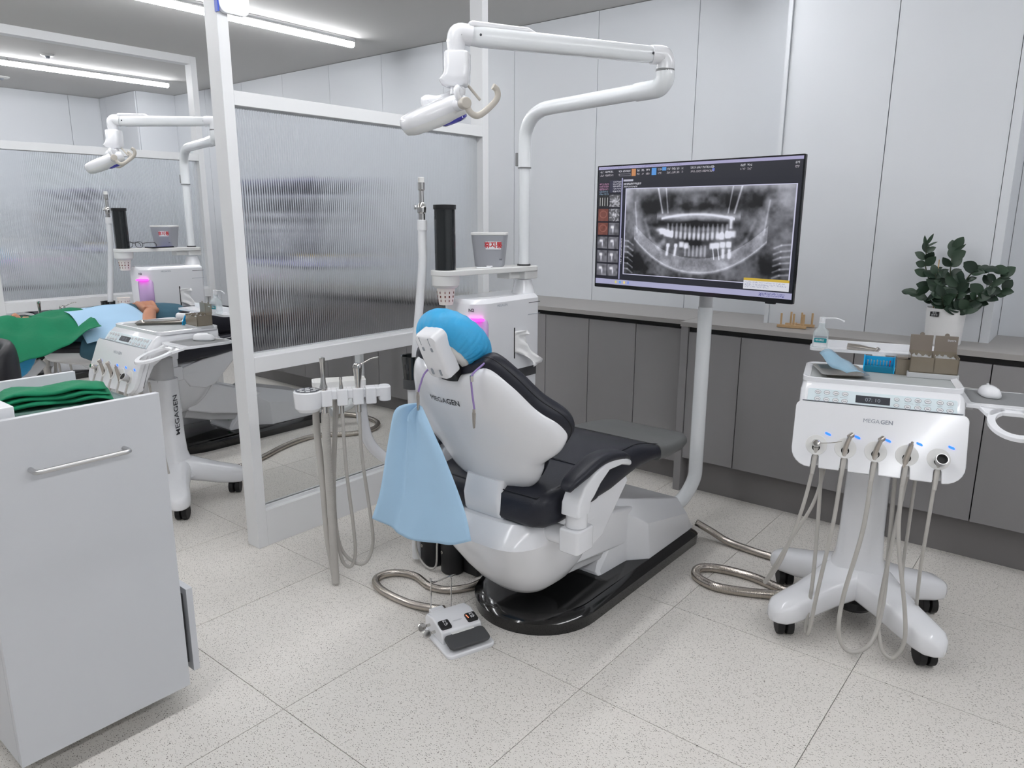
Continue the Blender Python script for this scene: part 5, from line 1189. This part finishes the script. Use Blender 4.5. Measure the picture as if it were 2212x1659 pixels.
# folded green cloth
t = thing('folded_drape', 'folded green surgical cloth on the glass cabinet top', 'cloth', (-1.07, -.905, .871), R(-14))
for k, (hw, hl, z) in enumerate(((.055, .13, 0), (.053, .127, .013), (.05, .12, .027))):
    b = B(); secs = []
    for j in range(15):
        v = j / 14; y = -hl + 2 * hl * v; sq = .3 + .7 * min(1, min(v, 1 - v) * 8) ** .5
        wv = .004 * math.sin(v * 9 + k * 2) + .003 * math.sin(v * 21 + k)
        secs.append([V((x + wv, y, z + .007 * sq + zz + .003 * math.sin(v * 13 + x * 70 + k))) for x, zz in selli(hw * (1 + .03 * math.sin(v * 7 + k)), .0075 * sq, 2.6, 18)])
    loft(b, secs); obj('fold', b, 'green_cloth', t, angle=80)
t = tag(bx('white_box', 'plastic_white', None, -1.07, -.835, -1.165, -1.063, .871, .93, .003), 'corner of a white plastic box at the end of the cabinet top', 'box')

# ================================================================== second bay: patient being treated
DX = -2.64
chair2 = make_chair('reclined dental chair carrying the patient, back lowered flat', (-3.14, .15, 0), R(50), .10, (1,))
unit2 = dup(unit1, (-.89 + DX, .585, 0), 'white cuspidor unit with pink-lit cup niche behind the patient')
light2 = make_light('white dental light on a folding arm above the patient', (-.808 + DX, .75, 1.155), (.288, -.52, .676), (.0, -.06, -.215))
suc2 = dup(suc1, (-1.01 + DX, .30, 0), 'tall white suction hose on a post behind the patient')
ass2 = dup(ass1, (-3.70, -.02, 0), 'white assistant arm with suction tips behind the patient', R(50))
mon2 = dup(mon1, (-2.72, 1.44, 0), 'large monitor blurred behind the reeded glass of the first partition')
bin2 = dup(bin1, (-.885 + DX, .63, 1.155), 'grey tissue bin with red lettering on the shelf behind the patient', R(34))
cup2 = dup(cup1, (-3.515, .335, .801), 'printed paper cup standing under the pink filler behind the patient', R(40))
def cup_stack(): pass
dup(cup1, (-.87 + DX, .363, 1.028), 'printed paper cup under the black cup tube behind the patient')
# phone and spectacles on the second shelf
t = thing('mobile_phone', 'dark mobile phone lying on the shelf in front of the far tissue bin', 'phone', (-3.47, .56, 1.1555), R(10))
bx('body', 'screen_black', t, -.036, .036, -.075, .075, 0, .008, .003); bx('glass', 'lens_blue', t, -.033, .033, -.071, .071, .008, .0085)
t = thing('spectacles', 'black spectacles resting on the shelf beside the far cup tube', 'glasses', (-3.49, .42, 1.1555), R(30))
for x in (-.033, .033):
    b = B(); tube(b, [V((x + .025 * math.cos(a), 0, .022 + .018 * math.sin(a))) for a in [2 * math.pi * i / 12 for i in range(13)]], .0016, 6, 2); obj('rim', b, 'black_plastic', t)
for x in (-.058, .058):
    b = B(); tube(b, [(x, 0, .03), (x, .06, .032), (x * .95, .12, .028), (x * .9, .135, .008)], .0018, 6, 5); obj('temple', b, 'black_plastic', t)
b = B(); tube(b, [(-.009, 0, .026), (0, 0, .03), (.009, 0, .026)], .0016, 6, 4); obj('bridge', b, 'black_plastic', t)
# cart beside the patient
cart2, T2 = make_cart('white instrument cart parked beside the patient', (-2.36, -.02, 0), R(25), R(0))
def on2(x, y, z): return (-2.36 + x, -.02 + y, z)
dup(san1, on2(.10, .245, .8895), 'hand sanitizer bottle with long white pump spout on the far cart shelf', R(10))
bur2 = dup(bur1, on2(.06, .135, .8435), 'turquoise bur block on the cart beside the patient', R(30)); bur2.scale = (1.2,) * 3
dup(box1, on2(.112, .125, .8435), 'small smoked plastic box on the cart beside the patient', R(0)).scale = (1.2,) * 3
gz2 = dup(gz1, on2(.165, .115, .8435), 'smoked gauze box standing open on the cart beside the patient', R(-4)); gz2.scale = (1.2,) * 3
dup(mouse1, on2(.325, .05, .8107), 'white computer mouse on the side tray of the cart beside the patient', R(-60))
t = thing('tool_tray', 'dark tray of dental tools on the cart beside the patient', 'tray', on2(-.10, .07, .8435), R(-38))
b = B(); loft(b, [[V((x, y, z)) for x, y in rrect(hw, hh, .01, 4)] for hw, hh, z in ((.05, .10, .001), (.058, .108, .012), (.055, .105, .011), (.048, .098, .003))]); obj('tray', b, 'steel', t, angle=30)
for k in range(6):
    b = B(); y0 = -.09 + .005 * k; x = -.035 + k * .013; tube(b, [(x, y0, .012), (x + .004, .0, .014), (x + .002, .08, .016), (x + .006, .095, .02)], .003 + .001 * (k % 2), 8, 5); obj('tool', b, 'plastic_lightgrey' if k % 3 == 0 else 'chrome', t)
t = thing('curing_handpiece', 'white corded camera handpiece lying on the tool tray', 'handpiece', on2(-.035, .15, .862), R(10))
b = B(); tube(b, [(-.04, 0, .012), (0, .0, .014), (.035, .005, .02), (.055, .008, .03)], lambda q: .016 - .005 * q, 14, 6); obj('body', b, 'plastic_white', t, angle=60)
b = B(); tube(b, [(.03, .004, .018), (.07, .03, .012), (.12, .04, .01), (.15, .03, -.008)], .005, 10, 6); obj('lead', b, 'hose_white', t)

# ------------------------------------------------------------------ patient
PX = -3.14
pt = thing('person', 'person lying on the reclined chair under a green drape, hands folded', 'person', (PX, 0, .572))
def PP(x, y, z): return V((x, y, z - .60))
def limb(b, pts, rads, n=14):
    P = [PP(*q) for q in pts]; k = len(rads) - 1
    def rr(t_): f_ = t_ * k; i = min(int(f_), k - 1); return lerp(rads[i], rads[i + 1], f_ - i)
    tube(b, P, rr, n, 5)
def ball(b, c, rx, ry, rz_, n=18):
    c = PP(*c); rows = []
    for j in range(1, n // 2 + 1):
        a = math.pi * j / (n // 2 + 1); rows.append([c + V((rx * math.sin(a) * math.cos(2 * math.pi * i / n), ry * math.sin(a) * math.sin(2 * math.pi * i / n), rz_ * math.cos(a))) for i in range(n)])
    loft(b, rows)
b = B()
# head, face up
ball(b, (0, -.41, .795), .074, .105, .088); ball(b, (0, -.345, .80), .060, .075, .080); ball(b, (0, -.285, .815), .028, .028, .038)
limb(b, [(0, -.385, .868), (0, -.352, .886), (0, -.338, .892)], [.010, .014, .016])                      # nose
ball(b, (-.009, -.335, .884), .009, .009, .009); ball(b, (.009, -.335, .884), .009, .009, .009)
ball(b, (0, -.308, .874), .024, .008, .008); ball(b, (0, -.294, .872), .022, .009, .009)                  # lips
for sx in (-1, 1):
    ball(b, (sx * .031, -.40, .862), .015, .011, .011); ball(b, (sx * .077, -.40, .775), .012, .03, .022)    # closed eyes, ears
    ball(b, (sx * .035, -.345, .855), .022, .03, .02)
limb(b, [(0, -.30, .77), (0, -.20, .745), (0, -.12, .75)], [.055, .056, .07])                              # neck
limb(b, [(0, -.14, .75), (0, .0, .765), (0, .18, .765), (0, .36, .745), (0, .48, .735)], [.10, .12, .115, .12, .11], 18)
for sx in (-1, 1): ball(b, (sx * .13, -.10, .745), .085, .07, .065); ball(b, (sx * .09, .42, .73), .10, .12, .085)
for sx in (-1, 1): limb(b, [(sx * .10, .42, .735), (sx * .115, .70, .745), (sx * .11, .86, .735), (sx * .10, 1.06, .70), (sx * .10, 1.25, .675)], [.085, .07, .055, .052, .04], 16); limb(b, [(sx * .10, 1.25, .68), (sx * .12, 1.29, .76)], [.04, .03])
# arms and folded hands
limb(b, [(.20, -.10, .735), (.285, .04, .70), (.30, .12, .71)], [.052, .048, .044]); limb(b, [(.30, .12, .71), (.265, .165, .775), (.21, .205, .832), (.155, .24, .862)], [.044, .042, .036, .031])
limb(b, [(-.20, -.10, .745), (-.265, .04, .735), (-.27, .12, .75)], [.052, .046, .040]); limb(b, [(-.27, .12, .75), (-.20, .17, .80), (-.11, .22, .846), (-.04, .245, .858)], [.042, .040, .035, .031])
ball(b, (.105, .264, .868), .056, .046, .026); ball(b, (.0, .262, .856), .050, .044, .024)
for k, (dy, L) in enumerate(((-.033, .085), (-.011, .095), (.011, .09), (.033, .074))):
    y = .270 + dy; limb(b, [(.085, y, .876), (.046, y + .005, .900), (.004, y + .007, .894), (.085 - L - .035, y + .007, .868)], [.0132, .0126, .0115, .0095], 10)
    limb(b, [(.012, y - .012, .858), (.050, y - .010, .876), (.088, y - .008, .874), (.025 + L, y - .006, .852)], [.0128, .0122, .0112, .0095], 10)
limb(b, [(.130, .232, .880), (.090, .220, .898), (.05, .224, .904), (.02, .230, .892)], [.0165, .0155, .013, .0105], 10)
limb(b, [(-.04, .236, .870), (.0, .224, .888), (.035, .234, .898)], [.0165, .015, .0115], 10)
body = obj('body', b, 'skin', pt, angle=80)
r_ = body.modifiers.new('remesh', 'REMESH'); r_.mode = 'VOXEL'; r_.voxel_size = .0055; r_.use_smooth_shade = True
sm = body.modifiers.new('smooth', 'SMOOTH'); sm.factor = .5; sm.iterations = 3
# shirt, trousers, shoes
b = B(); limb(b, [(0, -.17, .75), (0, -.08, .757), (0, .05, .768), (0, .2, .768), (0, .38, .755), (0, .47, .745)], [.10, .125, .138, .134, .135, .13], 24)
for sx in (-1, 1): ball(b, (sx * .12, -.09, .75), .115, .10, .08); ball(b, (sx * .11, .05, .755), .10, .18, .085); limb(b, [(sx * .19, -.12, .735), (sx * .27, -.02, .70), (sx * .295, .05, .695), (sx * .30, .115, .705)], [.07, .075, .072, .064])
sh = obj('shirt', b, 'shirt', pt, angle=80); r_ = sh.modifiers.new('remesh', 'REMESH'); r_.mode = 'VOXEL'; r_.voxel_size = .008; r_.use_smooth_shade = True; sm = sh.modifiers.new('smooth', 'SMOOTH'); sm.iterations = 4
b = B(); ball(b, (0, .46, .742), .195, .15, .115)
for sx in (-1, 1): limb(b, [(sx * .10, .44, .742), (sx * .115, .70, .752), (sx * .112, .88, .74), (sx * .10, 1.06, .705), (sx * .10, 1.22, .685)], [.105, .09, .075, .068, .06], 18)
tr = obj('trousers', b, 'trousers', pt, angle=80); r_ = tr.modifiers.new('remesh', 'REMESH'); r_.mode = 'VOXEL'; r_.voxel_size = .008; r_.use_smooth_shade = True; sm = tr.modifiers.new('smooth', 'SMOOTH'); sm.iterations = 4
b = B(); ball(b, (0, -.46, .775), .082, .075, .085); ball(b, (0, -.44, .80), .078, .06, .06); obj('hair', b, 'black_plastic', pt, angle=80)
# blue bib over the chest
def body_z(x, y, top, hw, drop):
    a = abs(x) / hw
    return top - .045 * a ** 2 if a < 1 else top - .045 - drop * (abs(x) - hw)
def cloth(name, m, xs, ys, f, hole=None, th=.0016, par=None):
    b = B(); G = [[b.verts.new(f(x, y)) for x in xs] for y in ys]
    for j in range(len(ys) - 1):
        for i in range(len(xs) - 1):
            cx, cy = (xs[i] + xs[i + 1]) / 2, (ys[j] + ys[j + 1]) / 2
            if hole and hole(cx, cy): continue
            b.faces.new((G[j][i], G[j][i + 1], G[j + 1][i + 1], G[j + 1][i]))
    bmesh.ops.delete(b, geom=[v for v in b.verts if not v.link_faces], context='VERTS')
    o = obj(name, b, m, par, angle=80, solid=th); return o
xs = np.linspace(-.27, .36, 44); ys = np.linspace(-.14, .235, 34)
def fb(x, y):
    q = (y + .14) / .375; top = .893 + .012 * q - .045 * max(0, (q - .82) / .18) ** 2
    z = body_z(x, y, top, .20, .55) + .004 * math.sin(x * 22 + y * 9) + .003 * math.sin(y * 30 - x * 8)
    return V((min(x, .20 + (x - .20) * .72) if x > .2 else x, y - .05 * max(0, x - .1), z))
bb = cloth('treatment_bib', 'bib_blue', xs, ys, fb); bb.location = (PX, 0, -.028); tag(bb, 'pale blue bib spread over the chest of the patient', 'bib')
# green drape with a face opening
xs = np.linspace(-.30, .36, 56); ys = np.linspace(-.70, -.05, 60)
def fg(x, y):
    q = (y + .70) / .65
    head = .022 * math.exp(-(((y + .40) / .12) ** 2 + (x / .10) ** 2))
    neck = -.016 * math.exp(-(((y + .22) / .05) ** 2 + (x / .12) ** 2))
    top = .868 + .028 * min(1, max(0, (y + .36) / .2)) + head + neck
    z = body_z(x, y, top, .19, .15 + .85 * (1 - q))
    z += .009 * math.sin(y * 23 + x * 9) * min(1, abs(x) * 5) + .006 * math.sin(x * 31 - y * 17) + .004 * math.sin(y * 47 + x * 20) + .02 * math.sin(y * 11 + 1.5) * max(0, x - .15) * 4
    xx = x if x < .19 else .19 + (x - .19) * .80
    return V((xx, y - .10 * (x - .05) * (1 if x > .05 else .3), z))
dr = cloth('surgical_drape', 'green_cloth', xs, ys, fg, lambda x, y: (x / .05) ** 2 + ((y + .325) / .062) ** 2 < 1, .0022); dr.location = (PX, 0, -.028); tag(dr, 'green surgical drape with face opening spread over the patient', 'drape')
# doctor's stool
t = thing('operator_stool', 'black backed doctor stool standing behind the white mobile cabinet', 'stool', (-2.62, -.72, 0))
b = B(); lathe(b, [(0, .46), (.15, .46), (.185, .475), (.19, .50), (.18, .525), (.12, .535), (0, .53)], 32); obj('seat', b, 'stool_black', t)
b = B(); cyl(b, (0, 0, .08), (0, 0, .46), .025, n=18); obj('column', b, 'chrome', t)
for k in range(5):
    a = 2 * math.pi * k / 5 + .3; b = B(); tube(b, [(0, 0, .10), (.12 * math.cos(a), .12 * math.sin(a), .085), (.24 * math.cos(a), .24 * math.sin(a), .06)], lambda q: .022 - .008 * q, 12, 4); l_ = obj('leg', b, 'black_plastic', t)
    b = B(); cyl(b, (.24 * math.cos(a) - .012, .24 * math.sin(a), .026), (.24 * math.cos(a) + .012, .24 * math.sin(a), .026), .026, n=18); obj('wheel', b, 'tyre', l_)
b = B(); secs = []
for j in range(17):
    q = -1 + 2 * j / 16; a = q * 1.05; hh = .115 * (1 - abs(q) ** 3.2) ** .5 + .012; th = .026 * (1 - abs(q) ** 4) ** .5 + .006
    c = V((.235 * math.sin(a), -.05 + .215 * math.cos(a), .70)); nn = V((math.sin(a), math.cos(a), 0)); secs.append([c + nn * x + V((0, 0, z)) for x, z in selli(th, hh, 2.6, 20)])
loft(b, secs); obj('backrest', b, 'stool_black', t, angle=70)
b = B(); tube(b, [(0, .10, .47), (0, .20, .48), (0, .205, .60), (0, .185, .66)], .014, 12, 5); obj('back_strut', b, 'black_plastic', t)
flex('flexible_hose', 'ribbed metal hose snaking behind the lower glass of the first partition', [(-2.96, 1.40, .03), (-2.80, 1.50, .0155), (-2.60, 1.47, .0155), (-2.50, 1.35, .0155), (-2.52, 1.20, .0155), (-2.64, 1.05, .0155), (-2.66, .92, .0155), (-2.62, .76, .0155), (-2.55, .60, .0155), (-2.48, .42, .02), (-2.45, .25, .05)], .0155)

# ================================================================== third bay, seen blurred through the second partition
dup(mon1, (-2.88 - 2.81, 1.40, 0), 'large monitor blurred behind the reeded glass of the second partition')
dup(unit1, (-.89 + DX - 2.81, .585, 0), 'white cuspidor unit blurred behind the second partition')
dup(chair1, (-3.14 - 2.68, .1, 0), 'dental chair blurred behind the second partition')
